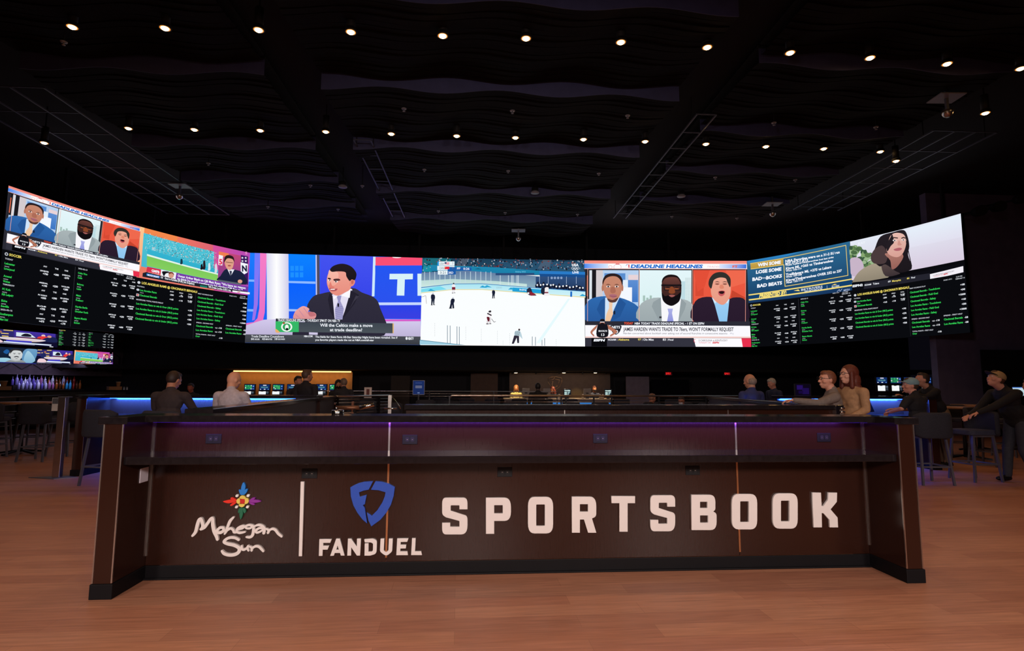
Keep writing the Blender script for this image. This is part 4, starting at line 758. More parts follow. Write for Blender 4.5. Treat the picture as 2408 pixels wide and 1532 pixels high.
def art_woman():
    a = Art(((1100, 410), (2178, 83), (2240, 635), (1145, 858))); P = a.poly; q = random.Random(11)
    P(((1095, 400), (2190, 75), (2250, 640), (1140, 865)), '0A0A0E')
    P(((1103, 412), (2178, 83), (2225, 512), (1130, 762)), 'E4EAF6', 'D9CCE0'); P(((1640, 270), (2178, 95), (2200, 300), (1660, 430)), 'E6F0FB', 'E2E0F0')
    for k in range(150):
        x = 1110 + q.uniform(0, 250); y = 455 + q.random() * 250 + (x - 1110) * -.1; 
        if y > 430 + (x - 1110) * .45: a.ell(x, y, q.uniform(14, 30), q.uniform(14, 26), q.choice(['5A7A4C', '6E9058', '4A6A44', '86A870', '3C5A40', '9AB88C']), n=7)
    a.blob(((1120, 570), (1200, 560), (1240, 640), (1180, 720), (1130, 700)), 'C8B4C8')
    a.blob(((1150, 770), (1200, 680), (1300, 610), (1420, 585), (1460, 640), (1460, 720), (1165, 775)), 'A89C88', '8E8472'); a.blob(((1400, 590), (1500, 600), (1560, 660), (1570, 680), (1440, 705)), '5A4A48', '3A3034')
    a.blob(((1500, 300), (1600, 275), (1640, 330), (1660, 420), (1650, 500), (1690, 600), (1670, 640), (1560, 665), (1440, 600), (1380, 620), (1300, 540), (1330, 470), (1380, 350)), '241E24', '1C171C')
    a.blob(((1300, 540), (1330, 470), (1400, 430), (1450, 500), (1440, 580), (1380, 600), (1320, 590)), '4A3A3C'); a.blob(((1430, 500), (1480, 560), (1500, 640), (1560, 600), (1600, 500)), 'B07A6E', '966058')
    a.blob(((1480, 330), (1530, 305), (1600, 315), (1628, 370), (1620, 440), (1590, 500), (1540, 528), (1470, 510), (1440, 460), (1455, 390)), 'E8BCB0', 'D8A094'); a.blob(((1475, 350), (1490, 320), (1510, 390), (1480, 430), (1450, 480), (1440, 420)), '241E24')
    a.line(((1482, 362), (1510, 350), (1544, 352)), 9, '201A1E'); a.line(((1582, 352), (1600, 343), (1622, 348)), 9, '201A1E'); a.ell(1515, 376, 18, 8, 'F4EEEE'); a.ell(1517, 376, 7, 7, '3A2A2A'); a.ell(1598, 366, 15, 7, 'F4EEEE'); a.ell(1600, 366, 6, 6, '3A2A2A')
    a.blob(((1558, 370), (1575, 400), (1588, 408), (1565, 420), (1545, 412)), 'D09488'); a.blob(((1510, 458), (1560, 440), (1590, 446), (1570, 465), (1530, 470)), 'B0606A'); a.line(((1630, 380), (1690, 600), (1640, 640)), 8, '1C171C')
    a.text(1185, 440, 24, 'KAY', WH, 60, .01, slope=-.3)
    P(((1145, 790), (2235, 545), (2240, 640), (1150, 862)), '0C0C12'); P(((1255, 775), (1880, 655), (1884, 720), (1250, 832)), '24242E'); P(((1878, 665), (2232, 572), (2236, 628), (1882, 716)), 'F4F0F8')
    a.text(1152, 822, 20, 'ESPN2', WH, 88, .05, slope=-.19); a.text(1256, 804, 14, 'NCAAM', WH, 58, .03, slope=-.19); a.text(1330, 790, 17, 'Tulane', WH, 56, .02, slope=-.19); a.text(1468, 762, 16, '69', WH, 24, .02, slope=-.19); a.text(1506, 756, 17, 'Memphis', YE, 84, .02, slope=-.19); a.text(1648, 724, 16, '80', YE, 24, .02, slope=-.19); a.text(1690, 715, 15, 'Final', WH, 38, .02, slope=-.19)
    a.text(1910, 682, 13, 'S CAROLINA at KENTUCKY', '3A3A48', 225, .0, slope=-.24); a.text(1918, 692, 12, 'TONIGHT ON', 'E06A78', 96, 0, slope=-.24); a.text(2022, 666, 12, 'ESPN', 'E0283C', 44, .05, slope=-.24)
    return a
def art_face():
    a = Art(((-40, 450), (680, 480), (655, 790), (-40, 785))); a.poly(((0, 0), (1, 0), (1, 1), (0, 1)), '16263E', '0E1A30', raw=True); q = random.Random(2)
    a.blob(((60, 560), (120, 500), (170, 540), (130, 600)), '1E5A9C'); a.blob(((480, 480), (680, 490), (670, 600), (600, 760), (520, 770), (420, 740), (400, 600)), '6FA0C8', '4E86B4'); a.blob(((450, 620), (520, 520), (640, 700), (560, 770), (440, 770)), 'A8D0E4', '7CB0D0'); a.blob(((-40, 700), (100, 680), (200, 700), (260, 785), (-40, 785)), 'A8D8E8', '7CB8D4')
    a.blob(((120, 760), (200, 720), (300, 740), (400, 715), (460, 785), (110, 785)), '9AA0A4', '70787E'); a.poly(((200, 640), (380, 640), (370, 730), (290, 745), (205, 725)), 'B8BCBE')
    a.blob(((180, 600), (195, 530), (300, 490), (390, 520), (410, 600), (385, 690), (300, 722), (215, 690)), 'D8DCDC', 'C4C8CA'); a.ell(180, 612, 18, 36, 'C8CCCC'); a.blob(((185, 590), (190, 510), (260, 475), (340, 478), (400, 510), (415, 590), (395, 560), (360, 525), (250, 520), (210, 560)), '2A2A2E')
    for x in (262, 350): a.line(((x - 24, 580), (x + 24, 578)), 7, '4A4A50'); a.ell(x, 594, 16, 6, '55585C')
    a.blob(((255, 655), (305, 636), (350, 655), (330, 664), (305, 655), (275, 664)), '3A3A40'); a.ell(305, 690, 24, 6, '8A8688'); a.poly(((-40, 768), (660, 772), (655, 790), (-40, 786)), '2A2A7A')
    return a
def art_desk():
    a = Art(((690, 495), (1420, 525), (1405, 805), (690, 790))); r = a.rect; r(650, 480, 1450, 830, '141238', '0E0C28'); r(690, 510, 980, 640, '2E2A70'); r(980, 505, 1390, 660, '4632A8', '3A2A80')
    for x, y, w in ((700, 508, 80), (880, 512, 90), (695, 570, 60), (775, 568, 30), (860, 580, 70), (870, 632, 60)): r(x, y, x + w, y + 16, 'F0D070')
    a.poly(((1000, 545), (1130, 550), (1190, 635), (1000, 625)), 'D8E8F0'); a.blob(((1050, 600), (1090, 560), (1140, 580), (1140, 620), (1060, 620)), '1A1A2A'); a.ell(1265, 580, 20, 24, 'E8C8C0'); a.blob(((1215, 610), (1265, 590), (1310, 610), (1300, 660), (1210, 650)), 'E83A3A')
    a.blob(((780, 590), (850, 580), (860, 680), (770, 670)), '1E2860'); a.ell(845, 560, 22, 24, 'A06A58'); a.blob(((1290, 620), (1380, 600), (1400, 700), (1250, 690)), '1C2450'); a.ell(1325, 592, 22, 24, 'D89A84'); r(1000, 640, 1240, 660, '6A2A30')
    a.blob(((830, 670), (950, 655), (1240, 665), (1280, 690), (1150, 725), (900, 705)), 'E8E0EC', 'D0B8B0'); r(910, 710, 1150, 740, '3C3AC8'); a.poly(((890, 738), (1345, 752), (1342, 778), (885, 765)), 'D8E4F8'); a.blob(((710, 740), (740, 700), (830, 700), (880, 745), (860, 770), (720, 770)), 'F0D0D8'); r(700, 775, 1180, 788, '8A8AA0'); r(1325, 790, 1362, 804, WH)
    return a
# ------------------------------------------------------------------ the curved video wall
ZTOP, ZBOT, ZMID = 6.46, 3.02, 4.82
def qb(P, t):      # quadratic through 3 points at t = 0, .5, 1
    a, b, c = P; m = b * 2 - (a + c) * .5
    return a * (1 - t) ** 2 + m * 2 * t * (1 - t) + c * t * t
LW = [Vector((-12.95, 12.9)), Vector((-11.98, 17.6)), Vector((-9.95, 21.35))]
CWl = [at_z(588, 595, ZTOP), at_z(993, 607, ZTOP), at_z(1374, 613, ZTOP), at_z(1756, 614, ZTOP)]
RW = [Vector((9.32, 22.4)), Vector((11.55, 19.35)), Vector((12.9, 16.05))]
LW[2] = Vector(CWl[0][:2]); RW[0] = Vector(CWl[3][:2])
def path_map(fn, z0, z1, facets=1):
    """u along a path, v down from z1 to z0, off towards the room"""
    def f(u, v, off):
        k = min(facets - 1, max(0, int(u * facets + 1e-7))); a, b = fn(k / facets), fn((k + 1) / facets); p = a.lerp(b, u * facets - k)
        t = u * facets - k; d = (b - a).normalized()
        if facets > 1 and (t < 1e-5 or t > 1 - 1e-5):       # on a fold: the mean normal keeps neighbouring facets joined
            j = k if t < .5 else k + 1; d = (fn(min(j + 1, facets) / facets) - fn(max(j - 1, 0) / facets)).normalized()
        n = Vector((d.y, -d.x))
        q = p + n * off; return Vector((q.x, q.y, z1 + (z0 - z1) * v))
    return f
def screen(name, label, cat, art, fn, z0, z1, facets=1, clip=(0, 0, 1, 1), depth=.12, group='screens of the curved video wall'):
    c = fn(.5); d = (fn(.51) - fn(.49)).normalized(); t = thing(name, label, cat, (c.x, c.y, z0), 0, group)
    inv = Matrix.Translation((-c.x, -c.y, -z0)); fm = path_map(fn, z0, z1, facets); mp = lambda u, v, o: inv @ fm(u, v, o)
    b = bmesh.new(); n = max(1, facets); g = []
    for i in range(n + 1):
        u = i / n; g.append([b.verts.new(mp(u, v, o)) for v, o in ((0, 0), (1, 0), (1, -depth), (0, -depth))])
    for a_, c_2 in zip(g, g[1:]):
        for k in range(4): b.faces.new((a_[k], c_2[k], c_2[(k + 1) % 4], a_[(k + 1) % 4]))
    b.faces.new(g[0]); b.faces.new(g[-1]); bmesh.ops.recalc_face_normals(b, faces=b.faces[:])
    me = bpy.data.meshes.new('case'); b.to_mesh(me); b.free(); link_mesh('case', me, M_screenbody, t)
    art.mesh('picture', mp, t, [i / n for i in range(1, n)] if n > 1 else None, clip)
    return t
V2 = lambda v: Vector((v[0], v[1]))
seg = lambda a, b: (lambda u: V2(a).lerp(V2(b), u))
A_head, A_soc, A_rams, A_foot = art_headlines(), art_soccer(), art_rams(), art_football()
screen('video_screen', 'wide screen showing a dark-haired man in a suit at a blue studio desk', 'screen', art_studio(), seg(CWl[0], CWl[1]), ZBOT, ZTOP)
screen('video_screen', 'wide screen showing a white ice hockey rink', 'screen', art_hockey(), seg(CWl[1], CWl[2]), ZBOT, ZTOP)
screen('video_screen', 'flat screen with three talking heads, facing the camera beside the ice hockey screen', 'screen', A_head, seg(CWl[2], CWl[3]), ZBOT, ZTOP)
tl = .555
lw = lambda t0, t1: (lambda u: qb(LW, t0 + (t1 - t0) * u))
rw = lambda t0, t1: (lambda u: qb(RW, t0 + (t1 - t0) * u))
# parameter of the seam at pixel x on a wing, found along the path
def seam(P, px, z):
    best = min(range(0, 1001), key=lambda k: abs(proj(Vector((*qb(P, k / 1000), z)))[0] - px)); return best / 1000
def proj(p):
    q = Matrix((Rc, Uc, F)) @ (Vector(p) - EYEV); return CX + FPX * q.x / q.z, CY - FPX * q.y / q.z
t0 = seam(LW, 20, ZTOP); ts = seam(LW, 330, ZTOP); tr = seam(RW, 1998, ZTOP); te = seam(RW, 2259, ZTOP)
screen('video_screen', 'curved screen with three talking heads at the left end of the video wall', 'screen', A_head, lw(t0, ts), ZMID, ZTOP, 14)
screen('video_screen', 'curved screen with an orange and pink border around a football game', 'screen', A_foot, lw(ts, 1), ZMID, ZTOP, 12)
screen('odds_board', 'black soccer odds board under the three talking heads at the left end', 'odds board', A_soc, lw(t0, ts), ZBOT, ZMID, 14)
screen('odds_board', 'black football odds board under the orange and pink bordered screen', 'odds board', A_rams, lw(ts, 1), ZBOT, ZMID, 12)
screen('video_screen', 'blue and gold screen listing wins, loses and bad beats', 'screen', art_bets(), rw(0, tr), ZMID - .06, ZTOP, 12)
screen('odds_board', 'black soccer odds board under the blue and gold screen', 'odds board', A_soc, rw(0, tr), ZBOT, ZMID - .06, 12)
screen('video_screen', 'curved screen showing a dark-haired woman under a pale sky', 'screen', art_woman(), rw(tr, te), ZMID - .1, ZTOP, 12)
screen('odds_board', 'black football odds board under the dark-haired woman', 'odds board', A_rams, rw(tr, te), ZBOT, ZMID - .1, 12)
# truss the wall hangs from: bracket rods up to the deck
def hanger(p, k):
    t = thing('screen_bracket', 'black steel hanger behind the video wall, %s from the left' % ORD[k], 'bracket', (p.x, p.y, ZBOT), 0, 'hangers of the video wall')
    MB().bar((0, 0, .1), (0, 0, 7.76 - ZBOT), .08).build('post', M_deck, t); MB().bar((-.3, 0, 2.6), (.3, 0, 2.6), .06).build('crossbar', M_deck, t)
hp = [(Vector(qb(LW, t)), 1) for t in (.3, .6, .9)] + [(V2(CWl[0]).lerp(V2(CWl[3]), k / 6), 1) for k in range(1, 6)] + [(qb(RW, t), 1) for t in (.2, .55, .9)]
for k, (p, _) in enumerate(hp):
    n = Vector((p.x, p.y - 6)).normalized() * .75; hanger(Vector((p.x + n.x, p.y + n.y)), k)
# soffit under the wall: dark band across the back above the alcoves
M_soff = mat('soffit_black', '09080B', .9)
for nm, a, b in (('trim_1', at_d(285, 870, 25.3), at_d(545, 870, 25.2)),):
    pass
# ---- wall of televisions above the bar
HW0, HW1 = at_d(-30, 900, 19.4), at_d(285, 900, 24.6)
M_hex = mat('hex_panel', '4A3E44', .8, vary=.2)
hd = Vector((HW1.x - HW0.x, HW1.y - HW0.y, 0)); HL = hd.length; hd.normalize(); hn = Vector((hd.y, -hd.x, 0)); ha = math.atan2(hd.y, hd.x)
bw = thing('bar_wall', 'dark wall panel with raised hexagon ribs behind the televisions', 'wall panel', (HW0.x, HW0.y, 0), ha)
box('backing', 0, HL, 0, .15, 1.78, 3.6, M_hex, bw)
mb = MB(); R = .42
for i in range(int(HL / (R * 1.732)) + 1):
    for j in range(4):
        cx = i * R * 1.732 + (j % 2) * R * .866; cz = 1.75 + j * R * 1.5
        V = [(cx + R * math.sin(k * math.pi / 3), cz + R * math.cos(k * math.pi / 3)) for k in range(6)]
        for a, b in zip(V[:3], V[1:4]):
            if all(0 <= p[0] <= HL and 1.78 <= p[1] <= 3.6 for p in (a, b)): mb.bar((a[0], -.012, a[1]), (b[0], -.012, b[1]), .03, .024)
        for k in range(5):
            x = cx - R * .7 + k * .1
            if 0 < x < HL and cz + .2 < 3.6 and cz - .2 > 1.78: mb.bar((x, -.008, cz - .22), (x, -.008, cz + .2), .016, .016)
mb.build('raised_rib', M_black, bw)
def on_wall(x, y):
    p = on_plane(x, y, HW0, hn); q = p - HW0; return q.dot(hd), p.z
def tv(label, art, q, group='televisions above the bar'):
    (x0, y0), (x1, y1) = q; s0, z1 = on_wall(x0, y0); s1, z0 = on_wall(x1, y1); a = HW0 + hd * s0 + hn * .07; b = HW0 + hd * s1 + hn * .07
    t = screen('television', label, 'television', art, seg(a, b), z0, z1, 1, depth=.05, group=group)
A_desk = art_desk(); A_f2 = art_football()
tv('television over the bar showing a wide view of a studio desk, largest of the five', A_desk, ((-45, 770), (131, 818)))
tv('black television over the bar filled with rows of odds', A_soc, ((133, 774), (262, 822)))
tv('television over the bar showing a grey face with a moustache', art_face(), ((-8, 816), (81, 857)))
tv('small television over the bar showing a studio desk', A_desk, ((84, 821), (168, 858)))
tv('television over the bar with an orange and purple border', A_f2, ((172, 824), (252, 859)))
# ------------------------------------------------------------------ counters behind
M_plum = laminate('plum_laminate', '2E2832', .35)
def side_counter(label, a, b, w, side, zt=1.235, panel=None, name='drink_counter'):
    """straight wall-like drink counter from a to b; its wide top reaches over to one side"""
    a, b = Vector((a[0], a[1], 0)), Vector((b[0], b[1], 0)); L = (b - a).length; t = thing(name, label, 'counter', a, math.atan2(b.y - a.y, b.x - a.x))
    s = side; y0, y1 = sorted((0, s * w)); box('countertop', -.02, L + .02, y0 - .02, y1 + .02, zt - .052, zt, M_slab, t, .003)
    y0, y1 = sorted((s * .03, s * .16)); box('front_panel', 0, L, y0, y1, .1, zt - .052, panel or M_lam, t); box('baseboard', 0, L, y0 - .01, y1 + .01, 0, .1, M_base, t)
    return t, L
c2, L2 = side_counter('second brown drink counter standing directly behind the long sign counter', at_z(955, 953, 1.235), at_z(1978, 953.5, 1.235), .36, 1)
for k in (.34, .72): box('seam_trim', L2 * k, L2 * k + .01, .024, .03, .1, 1.18, M_metal, c2)
h = MB(); h.box(L2 - .1, L2 - .055, -.035, .03, 1.08, 1.232); h.build('hinge_plate', M_chrome, c2, .002)
for dz in (1.1, 1.15, 1.2): MB().tube([(L2 - .04, -.03, dz), (L2 + .02, -.03, dz)], .012, 8).build('hinge_pin', M_chrome, c2)
side_counter('dark counter slanting back behind the left half of the sign counter', at_z(498, 962, 1.235), at_z(790, 931.5, 1.235), .2, 1, panel=M_plum)
side_counter('dark counter slanting back behind the right half of the sign counter, under the outstretched arm', at_z(1885, 949.5, 1.235), at_z(1664, 932.5, 1.235), .22, -1, panel=M_plum)
M_blue_led = mat('blue_led', '2050FF', .5, emit=9)
def booth(label, O, rz, w, d, zt, flip, outs=()):
    t = thing('booth_counter', label, 'counter', O, rz); f = -1 if flip else 1
    X = lambda a, b: (min(f * a, f * b), max(f * a, f * b))
    x0, x1 = X(0, .15); box('end_panel', x0, x1, 0, d + .05, .1, zt - .052, M_lam, t, .003); box('baseboard', x0 - .01, x1 + .01, -.01, d + .06, 0, .1, M_base, t)
    x0, x1 = X(.15, w); box('front_panel', x0, x1, d, d + .05, .1, zt - .052, M_lam, t); box('baseboard', x0, x1, d - .01, d, 0, .1, M_base, t)
    box('shelf', x0, x1, .12, d, .9, .95, M_slab, t, .003)
    x0, x1 = X(-.03, w); box('countertop', x0, x1, d - .22, d + .2, zt - .052, zt, M_slab, t, .003); x0, x1 = X(-.03, .18); box('countertop', x0, x1, -.02, d - .22, zt - .052, zt, M_slab, t, .003)
    x0, x1 = X(.15, w - .05); box('led_strip', x0, x1, d - .03, d - .014, zt - .066, zt - .056, M_blue_led, t)
    box('edge_trim', *X(.145, .153), -.006, 0, .1, zt - .06, M_metal, t)
    lamp('blue_strip_light', 'AREA', ((x0 + x1) / 2, d - .1, zt - .07), 260, (.02, .12, 1.), w - .3, (R_(28), 0, 0), t, sy=.03)
    lamp('blue_strip_light', 'AREA', ((x0 + x1) / 2, d - .1,   .88), 60, (.02, .1, 1.), w - .3, (R_(20), 0, 0), t, sy=.03)
    for q in outs:
        p = box('outlet_plate', f * q - .06, f * q + .06, d - .008, d, 1.06, 1.13, M_outlet, t, .002); box('outlet_lip', f * q - .06, f * q + .06, d - .03, d - .008, 1.128, 1.136, M_chrome, p)
    return t
OL = at_z(166, 1121, 0); OR = at_z(2214, 1106, 0)
booth('blue-lit booth counter with the suited man and the bald man', OL, cyaw, 3.65, .62, 1.275, False, (.95, 2.3))
booth('blue-lit booth counter on the right beside the man in the light blue cap', OR, cyaw, 2.65, .62, 1.3, True, (1.35,))
def tablet(label, p, rz, pic, w=.3, h=.2, tilt=35, cat='tablet', name='betting_tablet', group=None):
    t = thing(name, label, cat, p, rz, group); Mx = Matrix.Rotation(R_(-tilt), 4, 'X')
    mb = MB(); mb.box(-w / 2, w / 2, 0, .014, 0, h, M=Mx); mb.build('case', M_screenbody, t, .003)
    mb = MB(); mb.box(-w * .3, w * .3, .0, .1, 0, .012); mb.build('stand', M_legd, t)
    a = pic; a.mesh('picture', lambda u, v, o: Mx @ Vector(((u - .5) * w * .94, -o - .001, h * (.97 - .94 * v))), t)
    return t
def pic_page():
    a = Art(); a.poly(((0, 0), (1, 0), (1, 1), (0, 1)), 'C8DCE4', 'A8C4D0', raw=True); a.rect(0, 0, 1, .1, '5A8CE0')
    for k in range(5): a.rect(.08, .2 + .13 * k, .5 + .07 * (k % 3), .24 + .13 * k, '8AA4B4')
    return a
def pic_kiosk(kind):
    a = Art(); a.poly(((0, 0), (1, 0), (1, 1), (0, 1)), '12306A', '0E2458', raw=True); q = random.Random(kind)
    if kind % 2:
        for i in range(5):
            for j in range(4): a.rect(.04 + .14 * i, .1 + .2 * j, .15 + .14 * i, .24 + .2 * j, q.choice(['3ACB5A', '58D868', 'E8F8E8', '2AA848']))
        a.ell(.87, .3, .07, .12, '6AA8E8'); a.ell(.86, .75, .08, .1, '4A78C8')
    else:
        a.rect(.35, .06, .68, .2, 'F2F0F8'); a.text(.14, .52, .11, 'FANDUEL', '8AE0C8', .72, .03); a.rect(.2, .62, .8, .66, '4A90D8'); a.ell(.12, .85, .05, .08, 'E8F0F8'); a.rect(.44, .78, .6, .92, 'D8E8F4'); a.ell(.88, .85, .05, .08, '6AA8E8')
    return a
def pic_white():
    a = Art(); a.poly(((0, 0), (1, 0), (1, 1), (0, 1)), '1A1C22', raw=True); a.rect(0, 0, .7, 1, 'F4F8FA'); a.rect(.2, 0, .45, .08, '2A2C33'); a.rect(.74, .1, .96, .4, '5A6A78'); a.rect(.78, .5, .94, .8, '38444E'); return a
def onl(px, py, z): return at_z(px, py, z)
tablet('bright betting tablet between the suited man and the bald man', at_z(457, 963, 1.02), cyaw, pic_page(), .32, .24, 40)
tablet('bright betting tablet to the right of the bald man', at_z(590, 963, 1.02) , cyaw, pic_page(), .34, .24, 40)
dark = Art(); dark.poly(((0, 0), (1, 0), (1, 1), (0, 1)), '0A1440', '060A24', raw=True)
tablet('unlit tablet on the right booth shelf before the blue panel', at_z(2050, 969, 1.03), cyaw + .5, dark, .2, .2, 20)
# ------------------------------------------------------------------ stools
def make_stool(label, group):
    t = thing('bar_stool', label, 'bar stool', (0, 0, 0), 0, group)
    mb = MB(); mb.rbox(-.25, .25, -.2, .27, .72, .80, .07, 5); s = mb.build('seat', M_fabric, t, .018)
    b = bmesh.new(); n = 14; lay = []      # curved padded back
    for zz, k in ((.70, .0), (.72, .012), (1.05, .012), (1.085, .0)):
        row = []
        for i in range(n + 1):
            u = -1 + 2 * i / n; x = .275 * u; y = -.24 + .09 * u * u * u * u; zc = zz - (.05 * max(0, abs(u) - .75) / .25 if zz > .9 else -.04 * max(0, abs(u) - .75) / .25)
            row.append((b.verts.new((x, y - .03 - k, zc)), b.verts.new((x, y + .03 + k, zc))))
        lay.append(row)
    for r, q in zip(lay, lay[1:]):
        for i in range(n):
            b.faces.new((r[i][0], r[i + 1][0], q[i + 1][0], q[i][0])); b.faces.new((r[i][1], q[i][1], q[i + 1][1], r[i + 1][1]))
    for r in (lay[0], lay[-1]):
        for i in range(n): b.faces.new((r[i][0], r[i + 1][0], r[i + 1][1], r[i][1]))
    for i in (0, n):
        for r, q in zip(lay, lay[1:]): b.faces.new((r[i][0], q[i][0], q[i][1], r[i][1]))
    bmesh.ops.recalc_face_normals(b, faces=b.faces[:])
    for f in b.faces: f.smooth = True
    me = bpy.data.meshes.new('backrest'); b.to_mesh(me); b.free(); link_mesh('backrest', me, M_fabric2, t)
    for sx in (-1, 1):
        for sy in (-1, 1):
            mb = MB(); mb.bar((sx * .19, sy * .17 + .03, .72), (sx * .235, sy * .235 + .03, 0), .03, .03); mb.build('leg', M_leg, t)
    mb = MB()
    for sx in (-1, 1): mb.bar((sx * .192, -.15, .705), (sx * .192, .21, .705), .03, .03)
    mb.build('seat_frame', M_leg, t)
    mb = MB(); z = .27
    for a, c in (((-1, -1), (1, -1)), ((1, -1), (1, 1)), ((1, 1), (-1, 1)), ((-1, 1), (-1, -1))): mb.bar((a[0] * .218, a[1] * .208 + .03, z), (c[0] * .218, c[1] * .208 + .03, z), .022, .022)
    mb.build('foot_rest', M_leg, t)
    return t
stool0 = make_stool('', '')
first = [True]
def stool(x, y, rz, label, group, sc=1.):
    o = stool0 if first[0] else copy_tree(stool0); first[0] = False
    o.location = (x, y, 0); o.rotation_euler = (0, 0, rz); o['label'] = label; o['group'] = group; o.scale = (sc, sc, sc); return o
def sp(px, Y, rz, label, group, sc=1.): p = at_d(px, 950, Y); return stool(p.x, p.y, rz, label, group, sc)
g1 = 'stools around the high tables'
sp(100, 11.1, .05, 'dark bar stool seen from behind, between the picture edge and the silver post', g1)
sp(-22, 11.3, .35, 'dark bar stool cut by the left picture edge', g1)
sp(84, 13.2, 3.3, 'dark bar stool on the far side of the left high table', g1)
sp(168, 12.0, 1.5, 'dark bar stool just behind the silver post', g1)
sp(-12, 12.5, -1.4, 'dark bar stool facing the left high table from the picture edge', g1)
sp(262, 8.55, -.25, 'empty dark bar stool peeking over the left end of the sign counter', 'stools at the booth counters')
sp(2172, 9.0, .0, 'dark bar stool under the man in the light blue cap', 'stools at the booth counters')
sp(2284, 9.35, math.pi / 2 + .1, 'bar stool seen side-on with grey metal legs, in front of the leaning man', g1)
sp(2312, 11.15, math.pi + .4, 'dark bar stool behind the side-on stool with grey legs', g1)
sp(2248, 12.9, math.pi - .3, 'dark bar stool on the far side of the right high table', g1)
sp(2370, 12.6, 1.9, 'dark bar stool beyond the leaning man', g1)
sp(398, 8.35, 0, 'dark bar stool under the suited man', 'stools at the booth counters')
sp(543, 8.35, -.1, 'dark bar stool under the bald man', 'stools at the booth counters')
sp(1770, 11.0, .1, 'dark bar stool under the balding man in blue', 'stools at the booth counters')
near = [1062, 1133, 1204, 1273, 1342, 1410, 1531, 1605, 1660]; far = [1036, 1099, 1159, 1221, 1281, 1340, 1461, 1579]
for i, px in enumerate(near): sp(px, 17.4, rng.uniform(-.06, .06), 'dark lounge-height chair, %s from the left in the row just behind the railing' % ORD[i], 'chairs behind the railing, nearer row', .93)
for i, px in enumerate(far): sp(px, 20.2, rng.uniform(-.06, .06), 'dark lounge-height chair, %s from the left in the row before the cash desk' % ORD[i], 'chairs behind the railing, farther row', .96)
for px, Y, w in ((920, 13.6, 'beside the chrome rail post'), (862, 15.6, 'under the small framed menu'), (1001, 16.4, 'at the left end of the long railing')): sp(px, Y, .1, 'dark padded chair ' + w, 'loose chairs near the rail gap', .98)
# high tables with star bases
M_wood = mat('walnut_table', '9A6A48', .35, vary=.3, scale=5)
def high_table(px, Y, label, r=.5):
    p = at_d(px, 950, Y); t = thing('high_table', label, 'table', (p.x, p.y, 0), rng.uniform(0, 1))
    MB().lathe([(.02, 1.035), (r - .02, 1.035), (r, 1.045), (r, 1.065), (r - .01, 1.075), (.02, 1.075)], n=36).build('table_top', M_wood, t)
    MB().lathe([(.04, .05), (.035, .3), (.035, 1.0), (.12, 1.035)], n=14).build('pedestal', M_legd, t)
    for k in range(5): a = k * 2 * math.pi / 5; MB().bar((0, 0, .09), (.42 * math.cos(a), .42 * math.sin(a), .03), .05, .035).build('foot', M_legd, t)
high_table(58, 12.1, 'round high table among the dark stools near the bar'); high_table(2262, 12.0, 'round high table with orange-lit top behind the side-on stool'); high_table(2296, 13.6, 'round high table farther back beyond the leaning man')
# silver gate post
p = at_z(163, 1122, 0); t = thing('gate_post', 'slim silver metal post with a card, beside the left booth counter', 'post', (p.x - .115, p.y - .1, 0), cyaw)
box('column', -.055, .055, -.04, .04, .012, 1.24, M_metal, t, .004); mb = MB(); mb.prism([(-.42, .0), (.06, -.16), (.3, .0), (.06, .14)], 0, .012); mb.build('base_plate', M_leg, t); box('cap', -.06, .1, -.045, .045, 1.24, 1.255, M_leg, t)
cd = box('card', -.15, -.056, -.03, -.02, 1.03, 1.235, mat('paper_card', 'B9B3AE', .6), t); box('printed_patch', -.145, -.06, -.0315, -.0305, 1.14, 1.23, mat('grey_print', '4A4C52', .6, vary=.6, scale=120), cd)
# ------------------------------------------------------------------ railings
def railing(label, a, b, z, cables, posts, zb=.0, r=.022, m=M_metal, name='railing', curl=False):
    a, b = Vector((a[0], a[1], 0)), Vector((b[0], b[1], 0)); L = (b - a).length; t = thing(name, label, 'railing', a, math.atan2(b.y - a.y, b.x - a.x))
    MB().tube([(-.02 if not curl else .0, 0, z - (.05 if curl else 0)), (.06, 0, z), (L, 0, z)], r, 10).build('handrail', m, t)
    for c in cables: MB().tube([(0, 0, c), (L, 0, c)], .005, 6).build('cable', m, t)
    for q in posts: box('post', q * L - .015, q * L + .015, -.03, .03, zb, z - r, M_legd, t)
    return t
ra, rb = at_d(1057, 930, 13.4), at_d(1735, 932, 14.3)
railing('long chrome-topped cable railing behind the second counter', ra, rb, 1.232, (1.155, 1.085, 1.01, .93, .85, .77), (0, .372, .388, .484, .546, .713, .885), curl=True)
ra, rb = at_z(791, 932, 1.23), at_d(917, 931, 13.2)
railing('short cable railing between the slanting counter and the chrome post', ra, rb, 1.225, (1.16, 1.09, 1.02, .95, .88), (.02, .78))
p = at_d(917, 950, 12.6); t = thing('rail_post', 'bright chrome post with curled bracket at the end of the short railing', 'post', (p.x, p.y, 0)); box('column', -.04, .04, -.03, .03, 0, 1.25, M_metal, t, .006); MB().tube([(.05, -.02, 1.22), (.2, -.02, 1.02), (.24, -.02, .95)], .01, 8).build('bracket_arm', M_chrome, t); MB().tube([(-.12, -.05, .96), (.16, -.05, .96)], .016, 8).build('cross_pin', M_chrome, t)
railing('thin far railing in front of the cash desk and posters', at_d(700, 921, 18.3), at_d(1310, 922, 18.9), 1.275, (1.2, 1.12), (.0, .25, .5, .75, 1), r=.012)
railing('railing in front of the bar at the left edge', at_z(-20, 938, 1.08), at_z(160, 930.5, 1.1), 1.1, (.9, .72, .54, .36), (.0, .3, .6, .97), r=.02)
t = thing('armrest_rail', 'bronze rail with a pale highlight at its end, above the round tin', 'rail', at_d(790, 959, 9.0)); e = at_d(790, 959, 9.0)
